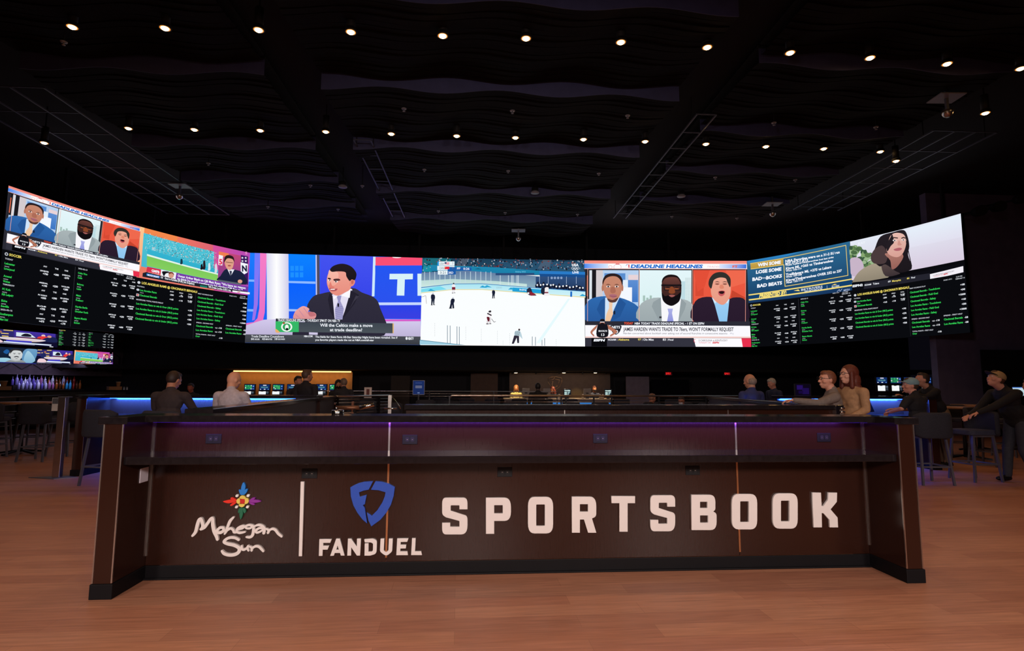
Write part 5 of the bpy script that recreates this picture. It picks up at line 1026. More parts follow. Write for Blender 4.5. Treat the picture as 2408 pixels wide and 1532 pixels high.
MB().tube([at_d(x, y, 9.0) - e for x, y in ((790, 959), (848, 960))], .028, 10).build('bar', mat('bronze_bar', '7A5440', .35, .6), t); MB().tube([at_d(x, y, 9.0) - e for x, y in ((846, 960), (862, 956), (880, 951))], .034, 10).build('highlight_end', M_chrome, t)  # pale highlight on the bar built as a chrome end piece
MB().tube([(.3, 0, 0), (.3, 0, -e.z)], .02, 8).build('support', M_legd, t)
p = at_z(794, 975.2, ZT); t = thing('round_tin', 'round chrome tin with a knob standing on the sign counter', 'tin', p); MB().lathe([(.02, 0), (.045, 0), (.047, .004), (.047, .03), (.043, .034), (.02, .036)], n=28).build('body', M_chrome, t); MB().lathe([(.006, .034), (.008, .045), (.01, .05), (.006, .056)], (-.01, 0, 0), n=12).build('knob', M_chrome, t)
# ------------------------------------------------------------------ bar and bottles
M_bar = mat('bar_front', '1A1413', .5)
b0, b1 = at_d(-40, 900, 17.6), at_d(300, 900, 20.6); bd = Vector((b1.x - b0.x, b1.y - b0.y, 0)); bL = bd.length; ba = math.atan2(bd.y, bd.x); bdn = bd.normalized(); bn = Vector((bdn.y, -bdn.x, 0))
t = thing('bar_counter', 'long dark bar counter in front of the bottles', 'bar', (b0.x, b0.y, 0), ba)
box('front', 0, bL, .1, .2, .1, 1.2, M_bar, t); box('bar_top', -.05, bL + .05, 0, .6, 1.2, 1.25, M_slab, t, .004); box('kick_plate', 0, bL, .12, .2, 0, .1, M_base, t)
def on_bar(px, off=.3): q = on_plane(px, 910, Vector((b0.x, b0.y, 0)) - bn * off, bn); return Vector((q.x, q.y, 1.25))
s0 = at_d(40, 905, 20.0); s1 = at_d(192, 905, 22.6); sd = Vector((s1.x - s0.x, s1.y - s0.y, 0)); sL = sd.length; sa = math.atan2(sd.y, sd.x)
t = thing('bottle_shelf', 'stepped back-bar shelf holding the lit bottles', 'shelf', (s0.x, s0.y, 0), sa)
box('lower_step', 0, sL, -.12, .14, 1.2, 1.26, M_bar, t); box('upper_step', 0, sL, .14, .4, 1.2, 1.4, M_bar, t); box('cabinet', 0, sL, -.1, .4, 0, 1.2, M_bar, t); MB().box(-1.5, sL + 4, .4, .415, 1.82, 1.84).build('glass_rail', M_leg, t)
BC = [('lilac', '9A94D8', .0), ('clear', 'C8D0F0', .0), ('violet', '6A5AC0', 0), ('pink', 'B070A8', 0), ('amber', 'A0581E', 0), ('brown', '5A3018', 0), ('cyan', '3AB4F0', 0), ('red', '9A2A20', 0), ('white', 'E0E4F8', 0)]
def bottle(p, kind, h, label, group):
    nm, col, _ = BC[kind]; t = thing('bottle', label, 'bottle', p, 0, group); r = h * .13
    MB().lathe([(r * .4, 0), (r, .005), (r, h * .55), (r * .85, h * .64), (r * .32, h * .76), (r * .3, h * .93)], n=12).build('glass', mat('glass_' + nm, col, .12, vary=.1, coat=.6), t); MB().lathe([(r * .36, h * .92), (r * .36, h), (r * .2, h + .002)], n=10).build('cap', M_legd if kind % 2 else M_metal, t)
low = [0, 1, 0, 1, 2, 8, 2, 1, 3, 3, 4, 5, 4, 6, 6, 7, 5, 4]; up = [2, 0, 2, 8, 0, 2, 0, 3, 1, 4, 8, 5, 4, 1, 7, 5, 7]
ux_ = Vector((math.cos(sa), math.sin(sa), 0)); uy_ = Vector((-ux_.y, ux_.x, 0))
for i, k in enumerate(low): bottle(s0 * 1 + ux_ * (sL * (i + .5) / len(low)) + uy_ * 0 + Vector((0, 0, 1.26 - s0.z)), k, .29 + .03 * (i % 3), '%s bottle, %s from the left on the lower step of the back bar' % (BC[k][0], ORD[i]), 'bottles on the lower step')
for i, k in enumerate(up): bottle(s0 * 1 + ux_ * (sL * (i + .5) / len(up)) + uy_ * .27 + Vector((0, 0, 1.4 - s0.z)), k, .3 + .04 * ((i * 2) % 3), '%s bottle, %s from the left on the upper step of the back bar' % (BC[k][0], ORD[i]), 'bottles on the upper step')
q = s0 + ux_ * sL * .3 - uy_ * .8; lamp('shelf_light', 'AREA', (q.x, q.y, 2.2), 26, (.62, .58, 1.), 3.0, (R_(25), 0, sa), sy=.3); q = s0 + ux_ * sL * .85 - uy_ * .8; lamp('shelf_light', 'AREA', (q.x, q.y, 2.2), 5, (1., .6, .35), 1.2, (R_(25), 0, sa), sy=.3)
M_kraft = mat('kraft_paper', 'C88A5C', .7, vary=.1)
def cup(px, label, dz=0., r=.06): p = on_bar(px); p.z += dz; t = thing('paper_cup', label, 'cup', p, 0, 'cups on the bar'); MB().lathe([(r * .7, 0), (r * .75, .005), (r, .15), (r * 1.05, .155)], n=16).build('cup_wall', M_kraft, t); MB().lathe([(r * .9, .15), (r * 1.1, .15), (r * 1.1, .17), (r * .8, .172)], n=16).build('lid', mat('cup_lid', 'E2C8A8', .5), t)
cup(8, 'orange-lit paper cup at the picture edge on the bar', .12, .09); cup(278, 'orange-lit paper cup on a wooden box on the bar', .12, .07)
for px, l in ((6, 'left'), (269, 'right')):
    p = on_bar(px); t = thing('wooden_box', 'low wooden caddy under the %s paper cup' % l, 'box', p, ba); box('crate', -.2, .2, -.12, .12, 0, .12, M_kraft, t, .004); box('rim', -.205, .205, -.125, .125, .11, .125, M_wood, t)
for i, px in enumerate((18, 292, 299)): p = on_bar(px); t = thing('shaker', 'small pale shaker on the bar, %s from the left' % ORD[i], 'shaker', p, 0, 'shakers on the bar'); MB().lathe([(.02, 0), (.03, .005), (.024, .09)], n=12).build('body', mat('glass_white', 'E0E4F8', .12), t); MB().lathe([(.026, .085), (.026, .11), (.01, .12)], n=12).build('lid', M_metal, t)
tablet('small lit till screen at the left picture edge above the bar', on_bar(2, .45), ba, pic_page(), .26, .2, 10, 'till screen', 'till_screen')
# ------------------------------------------------------------------ betting kiosks and cash desk
def kiosk(px, Y, kind, label, group, rz=0., up=(905, 918), lo=(921, 928), w=.36, lz=1.08):
    c = at_d(px, 920, Y); zt, zb = at_d(px, up[0], Y).z, at_d(px, up[1], Y).z; l1, l0 = at_d(px, lo[0], Y).z, at_d(px, lo[1], Y).z
    t = thing('betting_kiosk', label, 'betting kiosk', (c.x, c.y, 0), rz, group)
    box('pedestal', -.1, .1, .02, .12, lz, l0 - .02, M_black, t); box('screen_case', -w / 2 - .02, w / 2 + .02, .06, .12, zb - .03, zt + .02, M_screenbody, t, .004); box('console_case', -w / 2 - .02, w / 2 + .02, .02, .12, l0 - .03, l1 + .01, M_screenbody, t, .004); box('neck', -.06, .06, .07, .12, l1, zb, M_screenbody, t)
    pic_kiosk(kind).mesh('upper_picture', lambda u, v, o: Vector(((u - .5) * w, .058 - o, zt + (zb - zt) * v)), t); pic_white().mesh('lower_picture', lambda u, v, o: Vector(((u - .5) * w, .018 - o, l1 + (l0 - l1) * v)), t)
for i, px in enumerate((585, 620, 652, 686, 722, 754, 786)): kiosk(px, 20.5, i + 1, 'lit betting kiosk in the amber alcove, %s from the left' % ORD[i], 'kiosks in the amber alcove')
for i, px in enumerate((2078, 2111, 2143, 2182)): kiosk(px, 18.5, i, 'lit betting kiosk near the plum wall, %s from the left' % ORD[i], 'kiosks near the plum wall', 0, (888, 902), (907, 920), .34, 1.2)
M_amber = mat('amber_plaster', 'B98A54', .8, vary=.08)
def back_panel(name, label, x0, x1, y0, y1, Y, m, th=.06, kind='structure', cat=None):
    a, b = at_d(x0, y0, Y), at_d(x1, y1, Y + (x1 - x0) / 1350 * Y * .057); yy = a.y
    o = box(name, 0, Vector((b.x - a.x, b.y - a.y)).length, 0, th, b.z, a.z, m); o.location = (a.x, a.y, 0); o.rotation_euler = (0, 0, math.atan2(b.y - a.y, b.x - a.x)); o['label'] = label
    if kind: o['kind'] = kind
    if cat: o['category'] = cat
    return o
back_panel('wall_alcove', 'amber-lit wall behind the kiosks', 548, 826, 874, 965, 23.5, M_amber)
a, b = at_d(549, 873, 23.2), at_d(826, 874, 23.5); t = thing('cove_light', 'thin glowing strip along the top of the amber alcove', 'strip light', a, YAW); L = (b - a).length
box('glow_strip', 0, L, 0, .04, -.03, .02, mat('warm_led', 'FFB868', .5, emit=3.2), t); box('housing', -.05, L + .05, -.02, .35, .02, .1, M_black, t)
q = (a + b) / 2; lamp('cove_beam', 'AREA', (q.x, q.y - .05, q.z - .05), 11, (1., .5, .16), L, (R_(8), 0, YAW), sy=.04)
ct = side_counter('dark ledge carrying the kiosks in the amber alcove', at_d(540, 930, 20.1), at_d(845, 930, 20.25), .7, 1, 1.08, M_bar, 'kiosk_ledge')[0]
side_counter('dark ledge carrying the kiosks near the plum wall', at_d(2010, 930, 18.1), at_d(2196, 930, 18.2), .6, 1, 1.2, M_bar, 'kiosk_ledge')
M_cashwall = mat('olive_grey_plaster', '5E4E46', .8, vary=.1)
back_panel('wall_cash_desk', 'grey-brown wall behind the cash desk', 1198, 1436, 877, 975, 24.4, M_cashwall)
back_panel('trim_1', 'brown panel left of the cash desk', 1107, 1170, 878, 975, 24.3, mat('brown_panel', '4E3A30', .8)); back_panel('door_1', 'grey door leaf right of the cash desk', 1472, 1528, 886, 975, 23.5, mat('grey_door', '6A6070', .8)); back_panel('trim_2', 'dim brown column', 920, 962, 884, 975, 22.0, mat('dim_brown', '2A1E18', .8))
back_panel('door_2', 'dark glass doors under the EXIT sign', 1531, 1622, 893, 975, 24.6, mat('dark_glass', '0E0E12', .1))
# cash desk
a, b = at_d(1185, 937, 22.0), at_d(1442, 938, 22.25); zc = at_d(1300, 937.5, 22.1).z
t = thing('cash_desk', 'long cash desk with cream top and blue glow below', 'cash desk', (a.x, a.y, 0), YAW); L = Vector((b.x - a.x, b.y - a.y)).length
box('desk_top', 0, L, 0, .6, zc - .05, zc, mat('cream_top', 'D8C0A0', .4), t, .004); box('front', .02, L - .02, .08, .14, zc - .16, zc - .05, mat('grey_front', '6A5E60', .6), t); box('lit_panel', .02, L - .02, .1, .14, zc - .38, zc - .16, mat('blue_glow', '2A78C8', .5, emit=.9), t); box('lower_front', .02, L - .02, .08, .14, 0, zc - .38, M_bar, t)
zw = 24.4
for px, nm in ((1213, 'above the person in yellow'), (1326, 'above the emblem'), (1400, 'above the masked cashier')):
    p = at_d(px, 878, 22.6); t = thing('desk_downlight', 'small bright spotlight ' + nm, 'ceiling light', p, 0, 'spotlights over the cash desk'); MB().lathe([(.02, 0), (.06, 0), (.075, .04), (.05, .05)], n=14).build('lens', mat('warm_lens', 'FFE8C0', .5, emit=6), t); MB().lathe([(.08, .01), (.08, .12), (.03, .13)], n=14).build('can', M_black, t)
    lamp('desk_beam', 'SPOT', (p.x, p.y, p.z - .03), 70, (1., .76, .48), .04, spot=115)
p = at_d(1360, 878, 24.0); lamp('wall_wash', 'SPOT', p, 40, (1., .72, .2), .03, (R_(18), 0, 0), spot=55, blend=1)
p = at_d(1317, 879, 23.7); lamp('wall_wash', 'AREA', p, 4, (1., .78, .55), 3.6, (R_(35), 0, YAW), sy=.1)  # added soft light without a fixture, brightens the wall behind the desk
for k in range(5): p = at_d(1205 + 55 * k, 878, 24.1); t = thing('soffit_spot', 'tiny black ceiling spot over the cash desk wall, %s from the left' % ORD[k], 'ceiling light', p, 0, 'tiny spots over the cash desk wall'); MB().lathe([(.03, -.05), (.035, .05)], n=10).build('can', M_black, t); MB().lathe([(.01, -.056), (.028, -.055)], n=10).build('lens', M_leg, t)
sf = box('trim_3', -22, 20, 22.5, 25.6, 2.06, 2.2, M_soff); sf.rotation_euler = (0, 0, YAW); struct('', sf, 'low black soffit across the back')
# neon-like shield outline on the cash wall
E_ = at_d(1306, 902, 24.3); t = thing('wall_emblem', 'thin brass shield outline on the cash desk wall', 'wall emblem', E_, 0); zE = lambda x, y: at_d(1180 + x / 9.26, 865 + y / 9.26, 24.3) - E_
M_brass = mat('brass_line', 'C9A078', .35, .5)
for P in ([(1060, 395), (1010, 320), (1005, 235), (1080, 205)], [(1110, 205), (1180, 200), (1300, 225), (1315, 270)], [(1310, 310), (1260, 420), (1150, 505), (1115, 440), (1095, 360), (1115, 295), (1075, 300), (1065, 270), (1130, 250), (1150, 215)], [(1160, 250), (1255, 270), (1240, 330), (1222, 365)], [(1195, 405), (1160, 435), (1130, 410), (1150, 495)]): MB().tube([zE(*p) for p in P], .011, 6).build('brass_tube', M_brass, t)
for x, y in ((1092, 207), (1200, 400), (1305, 290)): MB().tube([zE(x + 14 * math.cos(a), y + 14 * math.sin(a)) for a in [k * .7 for k in range(10)]], .008, 6).build('ring', M_brass, t)
def monitor_back(px, i): 
    p = at_d(px, 920, 22.3); t = thing('monitor', 'grey back of a cashier monitor, %s from the left on the cash desk' % ORD[i], 'monitor', (p.x, p.y, zc), 0, 'monitor backs on the cash desk'); box('shell', -.14, .14, 0, .04, .1, .38, mat('grey_shell', '8A827E', .6), t, .006); box('stand', -.06, .06, 0, .05, .0, .1, M_legd, t); box('label_recess', -.05, .05, -.003, 0, .18, .22, M_black, t)
for i, px in enumerate((1237, 1286, 1381)): monitor_back(px, i)
for i, px in enumerate((1334, 1430)):
    p = at_d(px, 920, 22.2); t = thing('monitor', 'bright customer monitor facing the room, %s of two on the cash desk' % ORD[i], 'monitor', (p.x, p.y, zc), 0, 'bright monitors on the cash desk'); box('shell', -.15, .15, 0, .04, .1, .36, M_screenbody, t, .005); box('stand', -.06, .06, 0, .05, 0, .1, M_legd, t)
    a = Art(); a.poly(((0, 0), (1, 0), (1, 1), (0, 1)), '101820', raw=True); a.text(.06, .3, .2, 'WAGERS', 'D8F4F0', .88, .05)
    for r_ in range(3): a.rect(.08, .42 + .18 * r_, .45, .54 + .18 * r_, 'D0F0EC'); a.rect(.54, .42 + .18 * r_, .9 - .1 * r_, .52 + .18 * r_, 'B8DCE0')
    a.mesh('picture', lambda u, v, o: Vector(((u - .5) * .26, -.001 - o, .345 - .23 * v)), t)
for i, px in enumerate((1248, 1258, 1316, 1371, 1412, 1418)): p = at_d(px, 935, 22.15); t = thing('desk_item', 'small pale holder on the cash desk, %s from the left' % ORD[i], 'holder', (p.x, p.y, zc), 0, 'holders on the cash desk'); box('cup', -.04, .04, 0, .08, 0, .1 + .03 * (i % 2), mat('pale_plastic', 'C8B090', .5), t, .004); box('card', -.03, .03, .03, .035, .1, .17, M_white, t)
# signs
def sign(px, py, Y, w, h, label, art, name='poster', cat='poster', case=M_leg, stand=False):
    p = at_d(px, py, Y); t = thing(name, label, cat, p, YAW * .6); box('frame', -w / 2, w / 2, 0, .03, -h / 2, h / 2, case, t)
    art.mesh('face', lambda u, v, o: Vector(((u - .5) * w * .92, -.001 - o, h * .46 - h * .92 * v)), t)
    if stand: box('stand', -.02, .02, .0, .03, -p.z + .012, -h / 2, M_legd, t); box('foot', -.18, .18, -.1, .13, -p.z, -p.z + .012, M_legd, t)
    return t
def dimart(bg, items):
    a = Art(); a.poly(((0, 0), (1, 0), (1, 1), (0, 1)), bg, raw=True)
    for q in items: a.rect(*q)
    return a
M_dimled = None
a = dimart('1A2A5A', [(.2, .35, .8, .55, '5A5E78'), (.4, .86, .6, .93, '6A7AA0')]); a.text(.2, .2, .08, 'SPORTSBOOK', '3A4E8A', .6, .03); sign(984.5, 912, 17.5, .36, .44, 'small blue notice on a stand behind the far railing', a, 'notice_board', 'notice', stand=True)
def exit_sign(px, lab):
    a = Art(); a.poly(((0, 0), (1, 0), (1, 1), (0, 1)), '3A0408', raw=True); a.text(.1, .85, .66, 'EXIT', 'FF2A2A', .8, .04); t = sign(px, 877.5, 24.0, .3, .2, lab, a, 'exit_sign', 'exit sign', M_leg); box('canopy', -.14, .14, -.02, .08, .1, .13, M_leg, t)
exit_sign(1572, 'red glowing EXIT sign above the dark glass doors'); exit_sign(1710, 'red glowing EXIT sign nearer the balding man in blue')
a = dimart('B8A498', [(.1, .08, .9, .16, '8A7A70'), (.35, .2, .65, .85, '5A2018')]); p = at_d(865, 936, 13.4)
t = thing('menu_stand', 'small framed menu standing upright on the short railing', 'menu stand', (p.x, p.y, p.z), 0); box('frame', -.085, .085, -.01, .01, 0, .24, mat('pale_frame', 'B8A8A0', .5), t); box('menu_card', -.035, .035, -.014, -.01, .03, .2, mat('maroon_card', '5A2018', .6), t); box('foot', -.085, .085, -.03, .03, -.012, 0, M_legd, t)
# dark display beyond the balding man, violet reflection painted in as glowing patches
a = dimart('0C0618', [(.1, .1, .5, .5, '24105A'), (.45, .35, .9, .9, '1C0C48'), (.2, .6, .5, .85, '160838')]); tt = sign(1888, 917, 12.5, .36, .26, 'dark display with violet reflections between the jersey man and the man in grey', a, 'display', 'display', M_black, True)
# right wall: dark opening, fixtures, terminal
pw = at_d(2308, 900, 17.9); pw2 = at_d(2400, 900, 18.2); o = box('opening', 0, (pw2 - pw).length, -.04, .02, .0, 2.65, M_black); o.location = (pw.x, pw.y - .06, 0); o.name = 'door_3'; struct('', o, 'tall black opening in the plum wall')
for i, (px, py) in enumerate(((2300, 497), (2345, 487), (2398, 468))):
    p = at_d(px, py, 16.43 + (px - 2208) / 1030); t = thing('stage_light', 'black stage light high on the plum wall, %s from the left' % ORD[i], 'stage light', p, 0, 'stage lights on the plum wall'); MB().tube([(0, .1, 0), (-.1, -.25, -.05)], [.13, .16], 12).build('barrel', M_black, t); MB().bar((0, .05, 0), (0, 1.44, .2), .05).build('bracket', M_black, t)
tablet('blue and white till screen at the right picture edge', at_d(2402, 932, 14.5), -.3, pic_page(), .3, .24, 20, 'till screen', 'till_screen')
side_counter('dark ledge under the till screen at the right picture edge', at_d(2372, 935, 14.2), at_d(2450, 935, 14.4), .4, 1, at_d(2402, 932, 14.5).z, M_bar, 'service_ledge')
# ------------------------------------------------------------------ ceiling fittings
M_rail = mat('grey_tray_steel', '50505E', .5, .3)
def tray(label, us, v0, v1, step, z=7.22, rung=.02, mask=None):
    c = rm(sum(us) / len(us), (v0 + v1) / 2, z); t = thing('cable_tray', label, 'cable tray', c, YAW, 'steel grids under the ceiling'); cu = sum(us) / len(us); cv = (v0 + v1) / 2
    for u in us: MB().bar((u - cu, v0 - cv, 0), (u - cu, v1 - cv, 0), .03, .03).build('rail', M_rail, t)
    n = int((v1 - v0) / step)
    for k in range(n + 1): MB().bar((us[0] - cu, v0 - cv + k * step, 0), (us[-1] - cu, v0 - cv + k * step, 0), rung, .02).build('rung', M_rail, t)
    for u in (us[0], us[-1]):
        for v in (v0 + .3, v1 - .3): MB().bar((u - cu, v - cv, 0), (u - cu, v - cv, 7.76 - z), .015).build('hanger_rod', M_deck, t)
def uvz(px, py, z=7.2): return uv_of(at_z(px, py, z))
uL = uvz(950, 501)[0]; tray('narrow steel ladder tray in the dark gap left of the middle ceiling panels', (uL - .45, uL - .05), 13.2, 19.6, .92)
uR = uvz(1440, 500)[0]; tray('narrow steel ladder tray in the dark gap right of the middle ceiling panels', (uR + .2, uR + .62), 11.4, 19.0, .88)
u0 = uvz(30, 230)[0]; tray('wide steel grid at the far left under the ceiling', (-10.6, -9.9, -9.2, -8.55), 11.2, 19.6, 1.05); tray('wide steel grid at the far right under the ceiling', (10.15, 10.65, 11.15, 11.65), 11.8, 17.6, 1.1)
M_fix = mat('pale_fitting', '8A8690', .5)
for i, (px, py) in enumerate(((806, 441), (1258, 455), (1602, 463))): t = thing('ceiling_speaker', 'round pale ceiling speaker, %s from the left' % ORD[i], 'ceiling speaker', at_z(px, py, 7.15), 0, 'round ceiling speakers'); MB().lathe([(.02, 0), (.12, 0), (.13, .02), (.1, .06)], n=20).build('grille', M_fix, t); MB().lathe([(.1, .04), (.1, .16)], n=16).build('can', M_deck, t); MB().lathe([(.012, .1), (.012, .61)], n=6).build('hanger_rod', M_deck, t)
SPK = [(950, 257), (1205, 262), (1476, 273), (998, 400), (1195, 403), (1408, 409), (1031, 497), (1188, 501), (1358, 505), (730, 437), (852, 438), (490, 385), (630, 487), (795, 493), (1820, 290), (2060, 300), (1682, 418), (1870, 424), (1580, 510), (1733, 514), (150, 100)]
for i, (px, py) in enumerate(sorted(SPK)): t = thing('sprinkler', 'small pale sprinkler head, %s from the left under the ceiling' % ORD[i], 'sprinkler', at_z(px, py, 7.13), 0, 'sprinkler heads'); MB().lathe([(.015, 0), (.05, .0), (.055, .012), (.02, .02)], n=12).build('plate', M_fix, t); MB().lathe([(.012, -.05), (.03, -.045), (.012, -.035), (.012, 0)], n=10).build('head', M_fix, t); MB().lathe([(.01, .0), (.01, .63)], n=6).build('pipe', M_deck, t)
for i, (px, py, w) in enumerate(((422, 462, 'under the left steel grid'), (2228, 266, 'at the near end of the right steel grid'), (1817, 503, 'just above the blue and gold screen'), (1219, 562, 'above the ice hockey screen'))):
    p = at_z(px, py, 6.85); t = thing('dome_camera', 'small ceiling camera ' + w, 'security camera', p, 0); MB().lathe([(.03, -.09), (.08, -.05), (.1, 0), (.1, .05), (.03, .07)], n=16).build('dome', M_metal, t); MB().bar((0, 0, .05), (0, 0, 7.76 - p.z), .05).build('stem', M_leg, t); box('mount_plate', -.25, .25, -.2, .2, .3, .32, M_fix, t)
# ------------------------------------------------------------------ people
def ico(b, c, r, M=None, sub=2):
    g = bmesh.ops.create_icosphere(b, subdivisions=sub, radius=1.0)
    Mx = (M if M is not None else Matrix.Identity(4)) @ Matrix.Translation(c) @ Matrix.Diagonal((r[0], r[1], r[2], 1))
    bmesh.ops.transform(b, matrix=Mx, verts=g['verts'])
def cap(b, p, rp, q, rq, M=None):
    p, q = Vector(p), Vector(q)
    if M is not None: p, q = M @ p, M @ q
    ico(b, p, (rp,) * 3); ico(b, q, (rq,) * 3); d = q - p; L = d.length
    if L < 1e-5: return
    g = bmesh.ops.create_cone(b, cap_ends=True, segments=14, radius1=rp, radius2=rq, depth=L)
    rot = d.to_track_quat('Z', 'Y').to_matrix().to_4x4(); rot.translation = (p + q) / 2; bmesh.ops.transform(b, matrix=rot, verts=g['verts'])
def remesh(b, name, m, parent, vox, sm=3):
    me = bpy.data.meshes.new(name); b.to_mesh(me); b.free(); o = bpy.data.objects.new('t', me); COL.objects.link(o)
    md = o.modifiers.new('r', 'REMESH'); md.mode = 'VOXEL'; md.voxel_size = vox; md.use_smooth_shade = True
    if sm: s = o.modifiers.new('s', 'SMOOTH'); s.factor = .6; s.iterations = sm
    dg = bpy.context.evaluated_depsgraph_get(); dg.update(); m2 = bpy.data.meshes.new_from_object(o.evaluated_get(dg)); bpy.data.objects.remove(o); bpy.data.meshes.remove(me)
    m2.name = name; m2.materials.clear(); return link_mesh(name, m2, m, parent)
def hand(b, w, d, s, curl=.5, palm=Vector((0, 0, -1))):
    """palm and five fingers at wrist w pointing along d; palm normal downwards"""
    d = Vector(d).normalized(); n = palm - d * palm.dot(d); n.normalize(); x = d.cross(n) * s
    ctr = w + d * .05
    Mx = Matrix((x, d, n)).transposed().to_4x4(); Mx.translation = ctr; ico(b, (0, 0, 0), (.04, .052, .016), Mx)
    for k, (off, ln) in enumerate(((-.03, .062), (-.01, .075), (.011, .07), (.031, .055))):
        a = ctr + x * off + d * .04; c1 = a + (d * math.cos(curl) + n * math.sin(curl)) * ln * .55; c2 = c1 + (d * math.cos(curl * 2.2) + n * math.sin(curl * 2.2)) * ln * .5
        cap(b, a, .0095, c1, .009); cap(b, c1, .009, c2, .0075)
    a = ctr - x * .03 - d * .02; c1 = a - x * .03 + d * .03 + n * .012; cap(b, a, .013, c1, .011); cap(b, c1, .011, c1 + d * .03 + n * .01 + x * .004, .009)
SK = {}
def person(label, x, y, yaw, pose='stand', H=1.74, z0=0., lean=0., arms=None, head=(0, 0), skin='C98F76', shirt='24242A', pants='20222C', hair='short', hc='2A1E18', sleeve='long', glasses=False, mask=None, capc=None, vox=.012, wide=1., group=None, extra=None, female=False):
    t = thing('person', label, 'person', (x, y, 0), yaw, group); k = H / 1.74
    ms = mat('skin_' + skin, skin, .55, vary=.06); mt = mat('cloth_' + shirt, shirt, .85, vary=.12, scale=25, bump=.15); mp = mat('cloth_' + pants, pants, .85, vary=.15, scale=25); mh = mat('hair_' + hc, hc, .6, vary=.3, scale=60)
    if pose == 'stand':
        hip = Vector((0, 0, .93 * k + z0)); LG = [(Vector((s * .095, 0, .9 * k + z0)), Vector((s * .11, .02, .48 * k)), Vector((s * .12, -.01, .09))) for s in (-1, 1)]
        if extra and 'legs' in extra: LG = extra['legs']
    else:
        hip = Vector((0, 0, .86 + z0)); LG = [(Vector((s * .1, 0, .86 + z0)), Vector((s * .14, .42, .88 + z0)), Vector((s * .13, .36, .44 + z0))) for s in (-1, 1)]
        k2 = k
    RL = Matrix.Translation(hip) @ Matrix.Rotation(-lean, 4, 'X')
    U_ = lambda a, b_, c: RL @ Vector((a * k * wide, b_ * k, c * k))
    neck0 = U_(0, -.01, .5); hc_ = U_(0, .025, .67); sh = [U_(-.19, 0, .43), U_(.19, 0, .43)]
    HM = Matrix.Translation(hc_) @ Matrix.Rotation(head[0], 4, 'Z') @ Matrix.Rotation(head[1], 4, 'X') @ Matrix.Scale(k * 1.07, 4)
    AR = []
    for i, s in enumerate((-1, 1)):
        a = (arms or {}).get(i)
        if a is None: el = sh[i] + Vector((s * .05, -.02, -.28 * k)); ha = el + Vector((0, .08, -.25 * k))
        else: el, ha = Vector(a[0]), Vector(a[1])
        AR.append((sh[i], el, ha))
    b = bmesh.new()                                   # --- body
    ico(b, (0, 0, .012), (.075, .096, .108), HM, 3); ico(b, (0, .022, -.055), (.057, .068, .062), HM); ico(b, (0, .045, -.092), (.03, .04, .026), HM)
    cap(b, (0, .09, .012), .009, (0, .112, -.03), .014, HM); ico(b, (0, .108, -.034), (.019, .014, .011), HM); ico(b, (0, .085, .028), (.05, .016, .01), HM)
    ico(b, (0, .092, -.062), (.023, .011, .006), HM); ico(b, (0, .089, -.074), (.02, .012, .007), HM)
    for s in (-1, 1):
        ico(b, (s * .078, -.004, -.008), (.009, .02, .031), HM); ico(b, (s * .045, .06, -.03), (.022, .026, .022), HM)
    cap(b, neck0, .068 * k, HM @ Vector((0, -.02, -.06)), .06 * k)
    ico(b, (0, 0, .33 * k), (.15 * k * wide, .095 * k, .2 * k), RL); ico(b, (0, 0, .1 * k), (.13 * k * wide, .09 * k, .18 * k), RL)
    for a, el, ha in AR: cap(b, a, .05 * k, el, .038 * k); cap(b, el, .038 * k, ha, .026 * k)
    for i, (a, el, ha) in enumerate(AR): hand(b, ha, (ha - el) if not (extra and extra.get('hd')) else extra['hd'][i], (-1, 1)[i], .45)
    for a, kn, an in LG: cap(b, a, .085 * k, kn, .055 * k); cap(b, kn, .055 * k, an, .038 * k)
    remesh(b, 'body', ms, t, vox)
    b = bmesh.new(); e = .016                          # --- shirt or jacket
    ico(b, (0, 0, .36 * k), ((.165 * wide) * k + e, .105 * k + e, .19 * k), RL); ico(b, (0, .005, .14 * k), (.155 * wide * k + e, .11 * k + e, .2 * k), RL); ico(b, (0, 0, -.01 * k), (.155 * k * wide + e, .115 * k + e, .12 * k), RL)
    if female: 
        for s in (-1, 1): ico(b, (s * .05 * k, .07 * k, .28 * k), (.09 * k, .05 * k, .1 * k), RL)
    cap(b, sh[0], .068 * k, sh[1], .068 * k); cap(b, U_(0, -.01, .43), .1 * k, U_(0, -.012, .53), .068 * k); cap(b, U_(-.1, -.01, .43), .07 * k, U_(.1, -.01, .43), .07 * k)
    for i, (a, el, ha) in enumerate(AR):
        cap(b, a, .062 * k + .006, el if sleeve != 'short' else a.lerp(el, .8), .05 * k + .004)
        if sleeve != 'short': cap(b, el, .05 * k + .004, el.lerp(ha, .93), .036 * k)
    remesh(b, 'shirt', mt, t, vox)
    b = bmesh.new()                                    # --- trousers
    ico(b, hip + Vector((0, 0, .02)), (.165 * k, .125 * k, .12 * k))
    for a, kn, an in LG: cap(b, a, .1 * k, kn, .072 * k); cap(b, kn, .072 * k, an.lerp(kn, .05), .058 * k)
    remesh(b, 'trousers', mp, t, vox * 1.2)
    b = bmesh.new()
    for a, kn, an in LG:
        f = an + Vector((0, .06, -.04)); ico(b, f, (.048, .135, .045)); ico(b, an, (.05, .06, .06))
    remesh(b, 'shoes', M_legd, t, vox * 1.1)
